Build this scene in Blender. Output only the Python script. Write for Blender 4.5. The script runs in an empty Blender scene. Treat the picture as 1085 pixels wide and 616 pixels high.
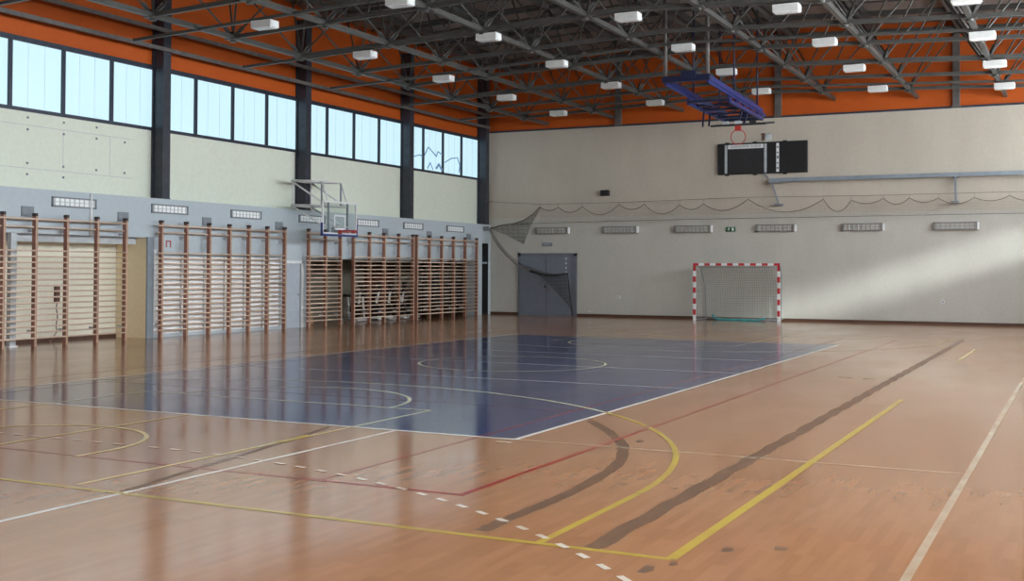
import bpy, bmesh, math, random
from mathutils import Vector, Matrix
random.seed(7)
SC = bpy.context.scene
COL = SC.collection
PI = math.pi

# ------------------------------------------------------------------ materials
def newmat(name):
    m = bpy.data.materials.new(name); m.use_nodes = True
    nt = m.node_tree
    b = nt.nodes.get('Principled BSDF')
    return m, nt, b

def N(nt, t, **k):
    n = nt.nodes.new(t)
    for a, v in k.items(): setattr(n, a, v)
    return n

def coords(nt, scale=(1, 1, 1), rot=(0, 0, 0)):
    tc = N(nt, 'ShaderNodeTexCoord'); mp = N(nt, 'ShaderNodeMapping')
    mp.inputs['Scale'].default_value = scale; mp.inputs['Rotation'].default_value = rot
    nt.links.new(tc.outputs['Object'], mp.inputs['Vector'])
    return mp.outputs['Vector']

def noise(nt, vec, scale, detail=4, rough=.55):
    n = N(nt, 'ShaderNodeTexNoise'); n.inputs['Scale'].default_value = scale
    n.inputs['Detail'].default_value = detail; n.inputs['Roughness'].default_value = rough
    nt.links.new(vec, n.inputs['Vector'])
    return n.outputs['Fac']

def ramp(nt, fac, stops):
    r = N(nt, 'ShaderNodeValToRGB')
    els = r.color_ramp.elements
    els[0].position, els[0].color = stops[0][0], (*stops[0][1], 1)
    els[1].position, els[1].color = stops[-1][0], (*stops[-1][1], 1)
    for p, c in stops[1:-1]:
        e = els.new(p); e.color = (*c, 1)
    nt.links.new(fac, r.inputs['Fac'])
    return r.outputs['Color']

def mix(nt, fac, a, b, mode='MIX'):
    m = N(nt, 'ShaderNodeMixRGB', blend_type=mode)
    for s, v in ((m.inputs['Fac'], fac), (m.inputs['Color1'], a), (m.inputs['Color2'], b)):
        if isinstance(v, (int, float)): s.default_value = v
        elif isinstance(v, tuple): s.default_value = (*v, 1)
        else: nt.links.new(v, s)
    return m.outputs['Color']

def bump(nt, b, h, strength, dist=.01):
    n = N(nt, 'ShaderNodeBump'); n.inputs['Strength'].default_value = strength; n.inputs['Distance'].default_value = dist
    nt.links.new(h, n.inputs['Height']); nt.links.new(n.outputs['Normal'], b.inputs['Normal'])

def plain(name, col, rough=.5, metal=0., var=.12, scale=6., spec=.5):
    """painted surface with a faint procedural unevenness"""
    m, nt, b = newmat(name)
    v = coords(nt)
    f = noise(nt, v, scale)
    lo = tuple(c * (1 - var) for c in col); hi = tuple(min(1, c * (1 + var)) for c in col)
    c = ramp(nt, f, [(.3, lo), (.7, hi)])
    nt.links.new(c, b.inputs['Base Color'])
    b.inputs['Roughness'].default_value = rough; b.inputs['Metallic'].default_value = metal
    b.inputs['Specular IOR Level'].default_value = spec
    return m

def wall_paint(name, col, stain, rough=.7, amt=.35, vs=.35):
    m, nt, b = newmat(name)
    v = coords(nt, (1, 1, vs))
    f1 = noise(nt, v, .9, 6, .6); f2 = noise(nt, coords(nt), 9, 3)
    a = ramp(nt, f1, [(.38, col), (.75, stain)])
    c = mix(nt, amt, col, a)
    c = mix(nt, .10, c, ramp(nt, f2, [(.35, (.55, .55, .55)), (.65, (1, 1, 1))]), 'MULTIPLY')
    nt.links.new(c, b.inputs['Base Color']); b.inputs['Roughness'].default_value = rough
    b.inputs['Specular IOR Level'].default_value = .3
    bump(nt, b, f2, .12, .004)
    return m

def wood_node(nt, dark=1.0):
    """strip parquet: strips run along y; returns colour socket + height socket"""
    tc = N(nt, 'ShaderNodeTexCoord'); sp = N(nt, 'ShaderNodeSeparateXYZ'); cb = N(nt, 'ShaderNodeCombineXYZ')
    nt.links.new(tc.outputs['Object'], sp.inputs[0])
    nt.links.new(sp.outputs['Y'], cb.inputs['X']); nt.links.new(sp.outputs['X'], cb.inputs['Y'])
    br = N(nt, 'ShaderNodeTexBrick'); br.offset = .37; br.offset_frequency = 3; br.squash = 1
    br.inputs['Scale'].default_value = 1
    br.inputs['Brick Width'].default_value = .50; br.inputs['Row Height'].default_value = .075
    br.inputs['Mortar Size'].default_value = 0; br.inputs['Bias'].default_value = 0
    k = dark
    br.inputs['Color1'].default_value = (.375 * k, .184 * k, .091 * k, 1)
    br.inputs['Color2'].default_value = (.420 * k, .210 * k, .107 * k, 1)
    br.inputs['Mortar'].default_value = (.40 * k, .197 * k, .098 * k, 1)
    nt.links.new(cb.outputs[0], br.inputs['Vector'])
    g = noise(nt, coords(nt, (11, 1.0, 1)), 1.2, 3, .55)
    c = mix(nt, .20, br.outputs['Color'], ramp(nt, g, [(.3, (.62, .55, .5)), (.7, (1, 1, 1))]), 'MULTIPLY')
    big = noise(nt, coords(nt), .22, 5, .6)
    c = mix(nt, .30, c, ramp(nt, big, [(.3, (.84, .78, .74)), (.7, (1, 1, 1))]), 'MULTIPLY')
    sm = noise(nt, coords(nt, (2.2, .8, 1)), 1.1, 3, .5)            # worn, slightly greyer areas
    c = mix(nt, ramp(nt, sm, [(.55, (0, 0, 0)), (.80, (.22, .22, .22))]), c, (.30, .19, .125))
    return c, br.outputs['Fac'], g

def floor_finish(nt, b, g, rough=.2, spec=.7):
    rf = noise(nt, coords(nt, (1, .4, 1)), .8, 5, .6)
    rr = ramp(nt, rf, [(.3, (rough * .8,) * 3), (.7, (rough * 1.35,) * 3)])
    nt.links.new(rr, b.inputs['Roughness'])
    b.inputs['Specular IOR Level'].default_value = spec

def m_wood_floor():
    m, nt, b = newmat('lacquered_parquet')
    c, f, g = wood_node(nt)
    nt.links.new(c, b.inputs['Base Color']); floor_finish(nt, b, g, .13)
    return m

def m_blue_floor():
    m, nt, b = newmat('blue_court_paint')
    f = noise(nt, coords(nt, (3, .5, 1)), 1.2, 6)
    c = ramp(nt, f, [(.3, (.022, .030, .105)), (.7, (.034, .046, .145))])
    nt.links.new(c, b.inputs['Base Color']); floor_finish(nt, b, f, .11, .55)
    return m

def m_line(name, col, wear=.5, thr=.5, dark=1.0):
    """court paint worn through to the wood"""
    m, nt, b = newmat(name)
    c, f, g = wood_node(nt, dark)
    n = noise(nt, coords(nt, (1, .6, 1)), 2.2, 8, .68)
    fac = ramp(nt, n, [(thr - .12, (1, 1, 1)), (thr + .16, (1 - wear,) * 3)])
    nt.links.new(mix(nt, fac, c, col), b.inputs['Base Color']); floor_finish(nt, b, g, .17)
    return m

def m_stain():
    m, nt, b = newmat('old_tape_residue')
    c, f, g = wood_node(nt)
    n = noise(nt, coords(nt, (3, 1, 1)), 2.4, 8, .7)
    fac = ramp(nt, n, [(.30, (.96, .96, .96)), (.76, (.55, .55, .55))])
    nt.links.new(mix(nt, fac, c, (.105, .066, .043)), b.inputs['Base Color']); floor_finish(nt, b, g, .34)
    return m

def m_emit(name, col, strength, seam=False):
    m, nt, b = newmat(name)
    b.inputs['Base Color'].default_value = (.12, .15, .17, 1); b.inputs['Roughness'].default_value = .35
    f = noise(nt, coords(nt, (1, .3, 1)), .5, 3)
    c = ramp(nt, f, [(.3, tuple(x * .95 for x in col)), (.7, col)])
    nt.links.new(c, b.inputs['Emission Color']); b.inputs['Emission Strength'].default_value = strength
    return m

def m_grain(name, col, col2, rough=.45, sc=(2, 2, 20), s=3):
    m, nt, b = newmat(name)
    f = noise(nt, coords(nt, sc), s, 4)
    nt.links.new(ramp(nt, f, [(.3, col), (.7, col2)]), b.inputs['Base Color'])
    b.inputs['Roughness'].default_value = rough
    return m

def m_net(name, col, cell, fill):
    """knotted square-mesh netting: threads of a procedural grid, holes transparent"""
    m, nt, b = newmat(name)
    uv = N(nt, 'ShaderNodeUVMap'); sp = N(nt, 'ShaderNodeSeparateXYZ'); nt.links.new(uv.outputs[0], sp.inputs[0])
    outs = []
    for ax in 'XY':
        d = N(nt, 'ShaderNodeMath', operation='DIVIDE'); nt.links.new(sp.outputs[ax], d.inputs[0]); d.inputs[1].default_value = cell
        fr = N(nt, 'ShaderNodeMath', operation='FRACT'); nt.links.new(d.outputs[0], fr.inputs[0])
        lt = N(nt, 'ShaderNodeMath', operation='LESS_THAN'); nt.links.new(fr.outputs[0], lt.inputs[0]); lt.inputs[1].default_value = fill
        outs.append(lt.outputs[0])
    mx = N(nt, 'ShaderNodeMath', operation='MAXIMUM'); nt.links.new(outs[0], mx.inputs[0]); nt.links.new(outs[1], mx.inputs[1])
    nt.links.new(mx.outputs[0], b.inputs['Alpha'])
    b.inputs['Base Color'].default_value = (*col, 1); b.inputs['Roughness'].default_value = .9
    return m

def m_glass(name):
    m, nt, b = newmat(name)
    nt.nodes.remove(b)
    out = nt.nodes['Material Output']
    tr = N(nt, 'ShaderNodeBsdfTransparent'); gl = N(nt, 'ShaderNodeBsdfGlossy'); mx = N(nt, 'ShaderNodeMixShader'); fr = N(nt, 'ShaderNodeFresnel')
    tr.inputs['Color'].default_value = (.93, .96, .96, 1); gl.inputs['Roughness'].default_value = .05
    nt.nodes.remove(fr); mx.inputs[0].default_value = .07
    nt.links.new(tr.outputs[0], mx.inputs[1]); nt.links.new(gl.outputs[0], mx.inputs[2])
    nt.links.new(mx.outputs[0], out.inputs['Surface'])
    return m

M = dict(
    wood=m_wood_floor(), blue=m_blue_floor(), stain=m_stain(),
    white=m_line('white_court_line', (.80, .78, .74), .45, .60),
    edge=m_line('pale_court_edge', (.70, .62, .52), .25, .62),
    dash=m_line('worn_dash_paint', (.74, .66, .56), .5, .56),
    cream=m_line('worn_cream_line', (.54, .45, .33), .7, .52),
    bwhite=m_line('white_line_on_blue', (.62, .63, .62), .25, .62, .4),
    yellow=m_line('yellow_court_line', (.50, .36, .06), .5, .56),
    ycream=m_line('pale_yellow_line', (.66, .55, .24), .45, .55),
    byellow=m_line('yellow_line_on_blue', (.58, .58, .40), .25, .62, .4),
    red=m_line('red_court_line', (.36, .028, .02), .12, .7),
    bred=m_line('red_line_on_blue', (.30, .035, .06), .5, .55, .35),
    back=wall_paint('cream_plaster', (.545, .49, .41), (.43, .38, .315), .7, .5),
    back_low=wall_paint('grey_cream_plaster', (.545, .525, .47), (.44, .42, .375), .65, .5),
    panel=wall_paint('pale_green_cream_panel', (.76, .80, .685), (.72, .75, .635), .55, .4),
    grey=wall_paint('blue_grey_paint', (.495, .56, .60), (.465, .525, .565), .55, .4),
    orange=wall_paint('orange_board', (.50, .092, .008), (.44, .075, .006), .6, .6, 1),
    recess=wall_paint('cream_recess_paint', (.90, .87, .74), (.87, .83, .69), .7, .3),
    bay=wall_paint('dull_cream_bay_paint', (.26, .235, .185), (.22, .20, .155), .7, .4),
    recess_side=wall_paint('yellow_cream_paint', (.88, .76, .52), (.85, .72, .48), .7, .3),
    deck=plain('brown_grey_roof_deck', (.20, .165, .148), .75, 0, .15, 2),
    steel=plain('dark_grey_steel', (.072, .070, .064), .45, .2, .2, 4),
    column=plain('dark_blue_grey_steel', (.040, .045, .060), .4, .2, .25, 5),
    frame=plain('anthracite_frame', (.030, .038, .058), .4, .2, .2, 5),
    rail=plain('grey_brown_steel_rail', (.115, .105, .098), .5, .1, .2, 4),
    pane=m_emit('daylit_translucent_pane', (.60, .86, .97), 1.0),
    pane_r=m_emit('daylit_translucent_pane_sun_side', (.88, .95, 1.0), 17.5),
    seam=plain('pane_seam_grey', (.75, .85, .90), .5),
    lamp=plain('white_lamp_housing', (.62, .62, .60), .4, 0, .05),
    lamp_glass=plain('white_lamp_cover', (.78, .80, .80), .25, 0, .04),
    upright=m_grain('red_brown_varnished_wood', (.235, .10, .068), (.33, .15, .105), .35),
    lit_edge_wood=m_grain('painted_lit_upright_edge', (.40, .24, .165), (.52, .34, .24), .4, (2, 2, 12)),  # window light on the uprights' front edge, put into the colour
    rung=m_grain('worn_beech_rung', (.62, .46, .34), (.74, .58, .45), .4, (2, 20, 2)),
    cap=plain('dark_upright_cap', (.045, .03, .028), .5),
    white_paint=plain('white_paint', (.76, .77, .77), .4, 0, .04),
    slat=plain('off_white_board', (.88, .90, .90), .5, 0, .05),
    greymetal=plain('grey_enamel', (.25, .29, .33), .4, .1, .1),
    midgrey=plain('mid_grey_paint', (.20, .215, .235), .5, 0, .1),
    lightgrey=plain('light_grey_paint', (.50, .53, .55), .5, 0, .08),
    grille_frame=plain('grille_frame_grey', (.25, .24, .225), .5, .1, .1),
    louvre=plain('louvre_grey', (.34, .33, .31), .5, 0, .1),
    fan=plain('grille_louvre', (.50, .49, .46), .5, 0, .06),
    door=plain('slate_blue_door', (.175, .195, .235), .45, 0, .08, 3),
    door_frame=plain('slate_blue_door_frame', (.15, .165, .195), .45, 0, .08),
    leaf=plain('grey_door_leaf', (.42, .47, .53), .5, 0, .05),
    black=plain('black_plastic', (.012, .012, .013), .45, 0, .2),
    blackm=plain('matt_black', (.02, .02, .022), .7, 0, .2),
    chrome=plain('polished_steel', (.6, .6, .6), .25, .9, .05),
    redp=plain('red_paint', (.50, .025, .035), .4, 0, .08),
    rim=plain('red_rim', (.45, .04, .03), .4, 0, .08),
    bluep=plain('deep_blue_enamel', (.016, .027, .135), .4, 0, .12),
    bluedark=plain('navy_enamel', (.008, .012, .045), .45, 0, .12),
    pad=plain('blue_foam_padding', (.025, .045, .19), .7, 0, .1),
    green=plain('green_sign', (.01, .10, .04), .4, 0, .1),
    teal=plain('turquoise_cord', (.05, .36, .36), .8, 0, .15),
    skirting=m_grain('dark_brown_skirting', (.075, .034, .022), (.11, .05, .03), .5, (10, 2, 2)),
    net_dark=m_net('dark_barrier_netting', (.07, .066, .06), .046, .05),
    net_hang=m_net('gathered_dark_netting', (.030, .029, .028), .05, .27),
    net_goal=m_net('white_goal_netting', (.33, .34, .31), .085, .15),
    cord=plain('grey_rope', (.20, .165, .135), .8),
    paint_mark=plain('blue_grey_spray_paint', (.30, .45, .68), .6),
    tan=m_grain('vaulting_box_wood', (.36, .21, .10), (.46, .28, .14), .5, (2, 14, 2)),
    brown=m_grain('dark_brown_wood', (.095, .035, .022), (.15, .06, .04), .45),
    leather=plain('tan_leather', (.30, .17, .09), .5),
    glass=m_glass('clear_glass'),
    ext=plain('outside_ground', (.25, .25, .22), .9),
)

# ------------------------------------------------------------------ mesh helpers
def bm_new(): return bmesh.new()

def add_box(bm, lo, hi, mi=0, bevel=0.0):
    c = [(a + b) / 2 for a, b in zip(lo, hi)]; s = [abs(b - a) for a, b in zip(lo, hi)]
    r = bmesh.ops.create_cube(bm, size=1)
    bmesh.ops.scale(bm, vec=s, verts=r['verts']); bmesh.ops.translate(bm, vec=c, verts=r['verts'])
    fs = set(f for v in r['verts'] for f in v.link_faces)
    for f in fs: f.material_index = mi
    if bevel:
        es = list(set(e for v in r['verts'] for e in v.link_edges))
        o = bmesh.ops.bevel(bm, geom=es, offset=bevel, segments=2, affect='EDGES', profile=.5)
        for f in o['faces']: f.material_index = mi

def add_beam(bm, p, q, w, h, mi=0, up=Vector((0, 0, 1))):
    """rectangular bar from p to q, w wide, h tall"""
    p, q = Vector(p), Vector(q); d = (q - p); L = d.length; d.normalize()
    if abs(d.dot(up)) > .99: up = Vector((1, 0, 0))
    s = d.cross(up).normalized(); u = s.cross(d).normalized()
    vs = []
    for t in (p, q):
        for a, b in ((-1, -1), (1, -1), (1, 1), (-1, 1)):
            vs.append(bm.verts.new(t + s * a * w / 2 + u * b * h / 2))
    for f in ((0, 1, 2, 3), (7, 6, 5, 4), (0, 4, 5, 1), (1, 5, 6, 2), (2, 6, 7, 3), (3, 7, 4, 0)):
        bm.faces.new([vs[i] for i in f]).material_index = mi

def add_tube(bm, pts, r, n=8, mi=0, closed=False, smooth=True):
    pts = [Vector(p) for p in pts]; m = len(pts); rings = []
    prev = None
    for i, p in enumerate(pts):
        if closed: t = (pts[(i + 1) % m] - pts[i - 1])
        else: t = pts[min(i + 1, m - 1)] - pts[max(i - 1, 0)]
        t.normalize()
        if prev is None:
            a = Vector((0, 0, 1)) if abs(t.z) < .9 else Vector((1, 0, 0))
            s = t.cross(a).normalized()
        else:
            s = (prev - t * prev.dot(t)).normalized()
        prev = s; u = t.cross(s)
        rings.append([bm.verts.new(p + (s * math.cos(2 * PI * k / n) + u * math.sin(2 * PI * k / n)) * r) for k in range(n)])
    rr = range(m) if closed else range(m - 1)
    for i in rr:
        A, B = rings[i], rings[(i + 1) % m]
        for k in range(n):
            f = bm.faces.new((A[k], A[(k + 1) % n], B[(k + 1) % n], B[k])); f.material_index = mi; f.smooth = smooth
    if not closed:
        bm.faces.new(rings[0][::-1]).material_index = mi; bm.faces.new(rings[-1]).material_index = mi

def add_disc(bm, c, axis, r, t, n=20, mi=0):
    a = Vector(axis).normalized() * t / 2; c = Vector(c)
    add_tube(bm, [c - a, c + a], r, n, mi)

def obj(name, bm, mats, parent=None, origin=None, **props):
    """link a bmesh as one object; geometry is given in world space"""
    bmesh.ops.recalc_face_normals(bm, faces=bm.faces)
    me = bpy.data.meshes.new(name)
    base = Vector((0, 0, 0))
    if parent is not None:
        p = parent
        while p is not None: base += p.location; p = p.parent
    loc = Vector(origin) if origin is not None else Vector((0, 0, 0))
    bmesh.ops.translate(bm, vec=-(base + (loc if parent is None else Vector((0, 0, 0)))), verts=bm.verts)
    bm.to_mesh(me); bm.free()
    o = bpy.data.objects.new(name, me); COL.objects.link(o)
    if parent is None: o.location = loc
    else: o.parent = parent
    for m in (mats if isinstance(mats, (list, tuple)) else [mats]): me.materials.append(M[m])
    for k, v in props.items(): o[k] = v
    return o

def tag(o, label, cat, group=None, kind=None):
    o['label'] = label; o['category'] = cat
    if group: o['group'] = group
    if kind: o['kind'] = kind
    return o

def thing(name, loc, label, cat, group=None, kind=None):
    o = bpy.data.objects.new(name, None); COL.objects.link(o); o.location = loc; o.empty_display_size = .2
    return tag(o, label, cat, group, kind)

def copy_tree(o, parent=None):
    c = o.copy(); COL.objects.link(c)
    if parent is not None: c.parent = parent
    for ch in list(o.children): copy_tree(ch, c)
    return c

def box_obj(name, lo, hi, mat, parent=None, bevel=0, **k):
    bm = bm_new(); add_box(bm, lo, hi, 0, bevel)
    return obj(name, bm, mat, parent, **k)

ORD = ['first', 'second', 'third', 'fourth', 'fifth', 'sixth', 'seventh', 'eighth', 'ninth']

# ------------------------------------------------------------------ room sizes (metres)
W, L = 24.0, 44.0            # left wall x=0, far wall y=0, room extends to -y
LEDGE, WB, WT, TOP = 3.64, 5.46, 7.20, 7.41
CX = 12.0                    # ridge
def zb(x): return 7.52 + .040 * (CX - abs(x - CX))      # bottom chord level
def zt(x): return zb(x) + 2.2
def zdeck(x): return zt(x) + .42

# ------------------------------------------------------------------ floor with its court markings
def build_floor():
    names = ['wood', 'dash', 'edge', 'blue', 'white', 'cream', 'bwhite', 'yellow', 'ycream', 'byellow', 'red', 'bred', 'stain']
    ix = {n: i for i, n in enumerate(names)}
    bm = bm_new()
    lev = [.0012]
    BX0, BX1, BY0, BY1 = 7.33, 16.33, -30.86, -12.86
    def quad(x0, y0, x1, y1, mat, z):
        f = bm.faces.new([bm.verts.new(v) for v in ((x0, y0, z), (x1, y0, z), (x1, y1, z), (x0, y1, z))]); f.material_index = ix[mat]
    quad(-4, -L, W, .4, 'wood', 0)
    quad(BX0, BY0, BX1, BY1, 'blue', .0006)
    def nz():
        lev[0] += .00004; return lev[0]
    def inside(p): return BX0 < p[0] < BX1 and BY0 < p[1] < BY1
    def strip(pts, w, mat, bmat=None, z=None, rag=0):
        """ribbon along pts, w wide; changes paint where it crosses the blue court"""
        z = z or nz(); n = len(pts); Ls, Rs = [], []
        for i, p in enumerate(pts):
            a = Vector(pts[max(i - 1, 0)]); b = Vector(pts[min(i + 1, n - 1)]); d = (b - a).normalized(); s = Vector((-d.y, d.x)) * w / 2; s1 = s * (1 + rag * random.uniform(-1, 1)); s2 = s * (1 + rag * random.uniform(-1, 1))
            Ls.append(bm.verts.new((p[0] + s1.x, p[1] + s1.y, z))); Rs.append(bm.verts.new((p[0] - s2.x, p[1] - s2.y, z)))
        for i in range(n - 1):
            f = bm.faces.new((Ls[i], Rs[i], Rs[i + 1], Ls[i + 1])); c = ((pts[i][0] + pts[i + 1][0]) / 2, (pts[i][1] + pts[i + 1][1]) / 2)
            f.material_index = ix[bmat if (bmat and inside(c)) else mat]
    def line(p, q, w, mat, bmat=None):
        cuts = [0, 1]
        if bmat:
            for ax, vals in ((0, (BX0, BX1)), (1, (BY0, BY1))):
                d = q[ax] - p[ax]
                if abs(d) > 1e-6:
                    for v in vals:
                        t = (v - p[ax]) / d
                        if 0 < t < 1: cuts.append(t)
        cuts = sorted(set(cuts))
        strip([(p[0] + (q[0] - p[0]) * t, p[1] + (q[1] - p[1]) * t) for t in cuts], w, mat, bmat)
    def arc(c, r, a0, a1, w, mat, bmat=None, n=72):
        strip([(c[0] + r * math.cos(math.radians(a0 + (a1 - a0) * i / n)), c[1] + r * math.sin(math.radians(a0 + (a1 - a0) * i / n))) for i in range(n + 1)], w, mat, bmat)
    X = 11.83; MID = -21.86
    # old tape residue
    n_ = 900; strip([(18.90 - .05 * k / n_ + .012 * math.sin(k * .21), -34.95 + 25.75 * k / n_) for k in range(n_ + 1)], .145, 'stain', rag=.16)
    rp = [(18.02, -34.85), (18.02, -34.0), (18.04, -33.4), (17.96, -32.4), (17.82, -31.6), (17.5, -30.7), (16.98, -29.8), (16.4, -29.0)]
    fine = []
    for a, b in zip(rp, rp[1:]): fine += [(a[0] + (b[0] - a[0]) * k / 16, a[1] + (b[1] - a[1]) * k / 16) for k in range(16)]
    for _ in range(12): fine = [fine[0]] + [((u[0] + 2 * v[0] + w3[0]) / 4, (u[1] + 2 * v[1] + w3[1]) / 4) for u, v, w3 in zip(fine, fine[1:], fine[2:])] + [fine[-1]]
    strip(fine, .12, 'stain', rag=.22)
    strip([(14.80, -34.95), (14.58, -33.83), (14.44, -33.0), (14.02, -31.0)], .07, 'stain')
    for (x, y, a, b) in ((18.1, -21.75, .30, .06), (18.5, -21.8, .25, .04), (20.0, -34.4, .12, .05), (19.7, -34.6, .10, .06), (19.4, -35.3, .10, .10), (19.5, -35.1, .06, .05), (15.9, -32.2, .09, .05), (17.55, -30.35, .10, .06)):
        z = nz(); f = bm.faces.new([bm.verts.new((x + a * (1 + .35 * math.sin(5 * k)) * math.cos(k * PI / 6) * .5, y + b * (1 + .3 * math.cos(3 * k)) * math.sin(k * PI / 6), z)) for k in range(12)]); f.material_index = ix['stain']
    # tennis court, red
    for sx in (-1, 1):
        line((X + sx * 5.46, MID - 11.93), (X + sx * 5.46, MID + 11.93), .055, 'red', 'bred')
        line((X + sx * 4.06, MID - 11.93), (X + sx * 4.06, MID + 11.93), .045, 'red', 'bred')
    for sy in (-1, 1):
        line((X - 5.49, MID + sy * 11.93), (X + 5.49, MID + sy * 11.93), .055, 'red', 'bred')
        line((X - 4.06, MID + sy * 6.4), (X + 4.06, MID + sy * 6.4), .035, 'red', 'bred')
    # volleyball court, white
    line((-4 + 4.3, BY0), (BX1, BY0), .06, 'white'); line((BX1, BY0), (20.8, BY0), .05, 'cream')
    line((BX0, BY1), (BX1, BY1), .07, 'cream')
    line((BX1, BY0), (BX1, BY1), .06, 'white'); line((BX0, BY0), (BX0, BY1), .085, 'edge')
    for dy in (-3, 0, 3): line((BX0, MID + dy), (BX1, MID + dy), .05, 'bwhite')
    line((14.88, -L + .5), (14.84, BY0), .055, 'white')
    # basketball court, yellow
    for sy in (-1, 1):
        yb = MID + sy * 13.14; q = lambda v: yb - sy * v      # v metres in from the end line
        line((X - 7.62, yb), (X + 7.62, yb), .06, 'yellow')
        a = 90 if sy < 0 else -90
        for sx in ((1,) if sy < 0 else (-1, 1)):
            line((X + sx * 6.70, yb), (X + sx * 6.70, q(1.9)), .06, 'yellow')
        for sx in (-1, 1):
            line((X + sx * 2.42, q(0.1)), (X + sx * 2.42, q(5.9)), .05, 'ycream', 'byellow')
        al = 3.2
        arc((X, q(1.80)), 6.70, a - 89, (a + 89) if sy > 0 else a + 42, .06, 'yellow', 'byellow')
        line((X - 2.45, q(5.9)), (X + 2.45, q(5.9)), .05, 'ycream', 'byellow')
        arc((X, q(5.9)), 1.80, a - 90, a + 90, .055, 'ycream', 'byellow', 40)
        arc((X, q(1.58)), 1.27, a - 90, a + 90, .055, 'ycream', None, 32)
        for sx in (-1, 1): line((X + sx * 1.27, q(1.58)), (X + sx * 1.27, q(1.15)), .055, 'ycream')
    arc((X, MID), 1.80, 0, 360, .055, 'byellow', 'byellow', 64)
    for sx in (1,):
        line((X + sx * 7.62, MID - 13.14), (X + sx * 7.62, MID - 3), .075, 'yellow')
        line((X + sx * 7.62, MID + 4.8), (X + sx * 7.62, MID + 9.0), .055, 'ycream')
    line((X, -33.9), (X, BY0), .05, 'ycream')
    line((14.25, -32.25), (14.22, -31.65), .11, 'yellow')
    # handball court
    line((20.83, -L + .3), (20.83, -20.5), .058, 'cream'); line((20.83, -20.5), (20.83, -1.6), .06, 'cream')
    # dashed free throw line
    pts = [(X - 1 + .29 * k, -33.07) for k in range(-3, 8)]
    for k in range(-1, 24):
        t = math.radians(90 - (k * .29 + .1) / 8.7 * 180 / PI)
        pts.append((12.5 + 8.7 * math.cos(t) + .75, -41.77 + 8.7 * math.sin(t)))
    pts = [p for p in pts if not (13.0 < p[0] < 13.2)]
    for i, p in enumerate(pts):
        if p[0] < X + 1.4: d = Vector((1, 0))
        else: d = Vector((p[1] + 41.77, -(p[0] - 13.25))).normalized()
        if i % 1 == 0: line((p[0] - d.x * .065, p[1] - d.y * .065), (p[0] + d.x * .065, p[1] + d.y * .065), .048, 'dash')
    line((16.22, -31.1), (16.40, -31.1), .06, 'dash')
    o = obj('floor', bm, names)
    return tag(o, 'glossy brown parquet gym floor with a dark blue court and coloured lines', 'floor', kind='structure')
build_floor()

# ------------------------------------------------------------------ walls and roof
def struct(name, bm, mats, label, cat):
    return tag(obj(name, bm, mats), label, cat, kind='structure')

R1 = (-27.0, -19.30, 2.60)       # recess: y range, height
R2 = (-12.46, -1.25, 2.13)       # equipment bay
R3 = (-.74, -.20, 2.88)          # narrow dark doorway by the corner
bm = bm_new()
T = .40
ys = [-L, R1[0], R1[1], R2[0], R2[1], R3[0], R3[1], .3]
add_box(bm, (-T, -L, 0), (0, R1[0], LEDGE)); add_box(bm, (-T, R1[0], R1[2]), (0, R1[1], LEDGE))
add_box(bm, (-T, R1[1], 0), (0, R2[0], LEDGE)); add_box(bm, (-T, R2[0], R2[2]), (0, R2[1], LEDGE))
add_box(bm, (-T, R2[1], 0), (0, R3[0], LEDGE)); add_box(bm, (-T, R3[0], R3[2]), (0, R3[1], LEDGE))
add_box(bm, (-T, R3[1], 0), (0, 0, LEDGE))
# upper, set back wall: cream panels, then orange boards above the windows
add_box(bm, (-.75, -L, LEDGE - .25), (-.42, .3, WB), 1); add_box(bm, (-.75, -L, WT), (-.42, .3, 11.2), 2)
wl = struct('wall_left', bm, ['grey', 'panel', 'orange'], 'long left wall, blue grey below, cream panels under the windows, orange above', 'wall')

bm = bm_new()
add_box(bm, (-.42, 0, 0), (W + .3, .3, 3.9), 3); add_box(bm, (-.8, 0, 3.9), (W + .3, .3, TOP)); add_box(bm, (-.8, .02, TOP), (W + .3, .3, 11.2), 1); add_box(bm, (-.4, -.025, TOP - .02), (W, .02, TOP + .05), 2)
struct('wall_back', bm, ['back', 'orange', 'frame', 'back_low'], 'far wall, cream plaster with an orange band under the roof', 'wall')

COLY = [-37.2, -31.0, -24.83, -18.63, -12.40, -6.20, -.30]
RB = 4.05                    # lower edge of the right wall's windows beyond the first bay, lowered to throw more light inside
# right wall (mostly out of view): clerestory strip deepened to let in more light, and a low strip of clear glass near the far end
bm = bm_new()
LZ0, LZ1 = 3.50, 4.75; LY0, LY1 = -6.4, -1.55
add_box(bm, (W, -L, 0), (W + .3, .3, LZ0)); add_box(bm, (W, COLY[-2] + .05, LZ0), (W + .3, LY0, LZ1)) if 0 else add_box(bm, (W, -L, LZ0), (W + .3, -43.4, 6.0)); add_box(bm, (W, -L, LZ0), (W + .3, LY0, RB)); add_box(bm, (W, LY1, LZ0), (W + .3, .3, LZ1))
add_box(bm, (W, LY0 - .01, LZ1), (W + .3, .3, WB)); add_box(bm, (W, -L, WT), (W + .3, .3, 11.2), 1)
struct('wall_right', bm, ['back', 'orange'], 'long right wall with a strip of high windows', 'wall')
bm = bm_new(); add_box(bm, (-.8, -L - .3, 0), (W + .3, -L, TOP)); add_box(bm, (-.8, -L - .3, TOP), (W + .3, -L, 11.2), 1)
struct('wall_front', bm, ['back', 'orange'], 'end wall behind the viewer, cream plaster with an orange band', 'wall')

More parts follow.
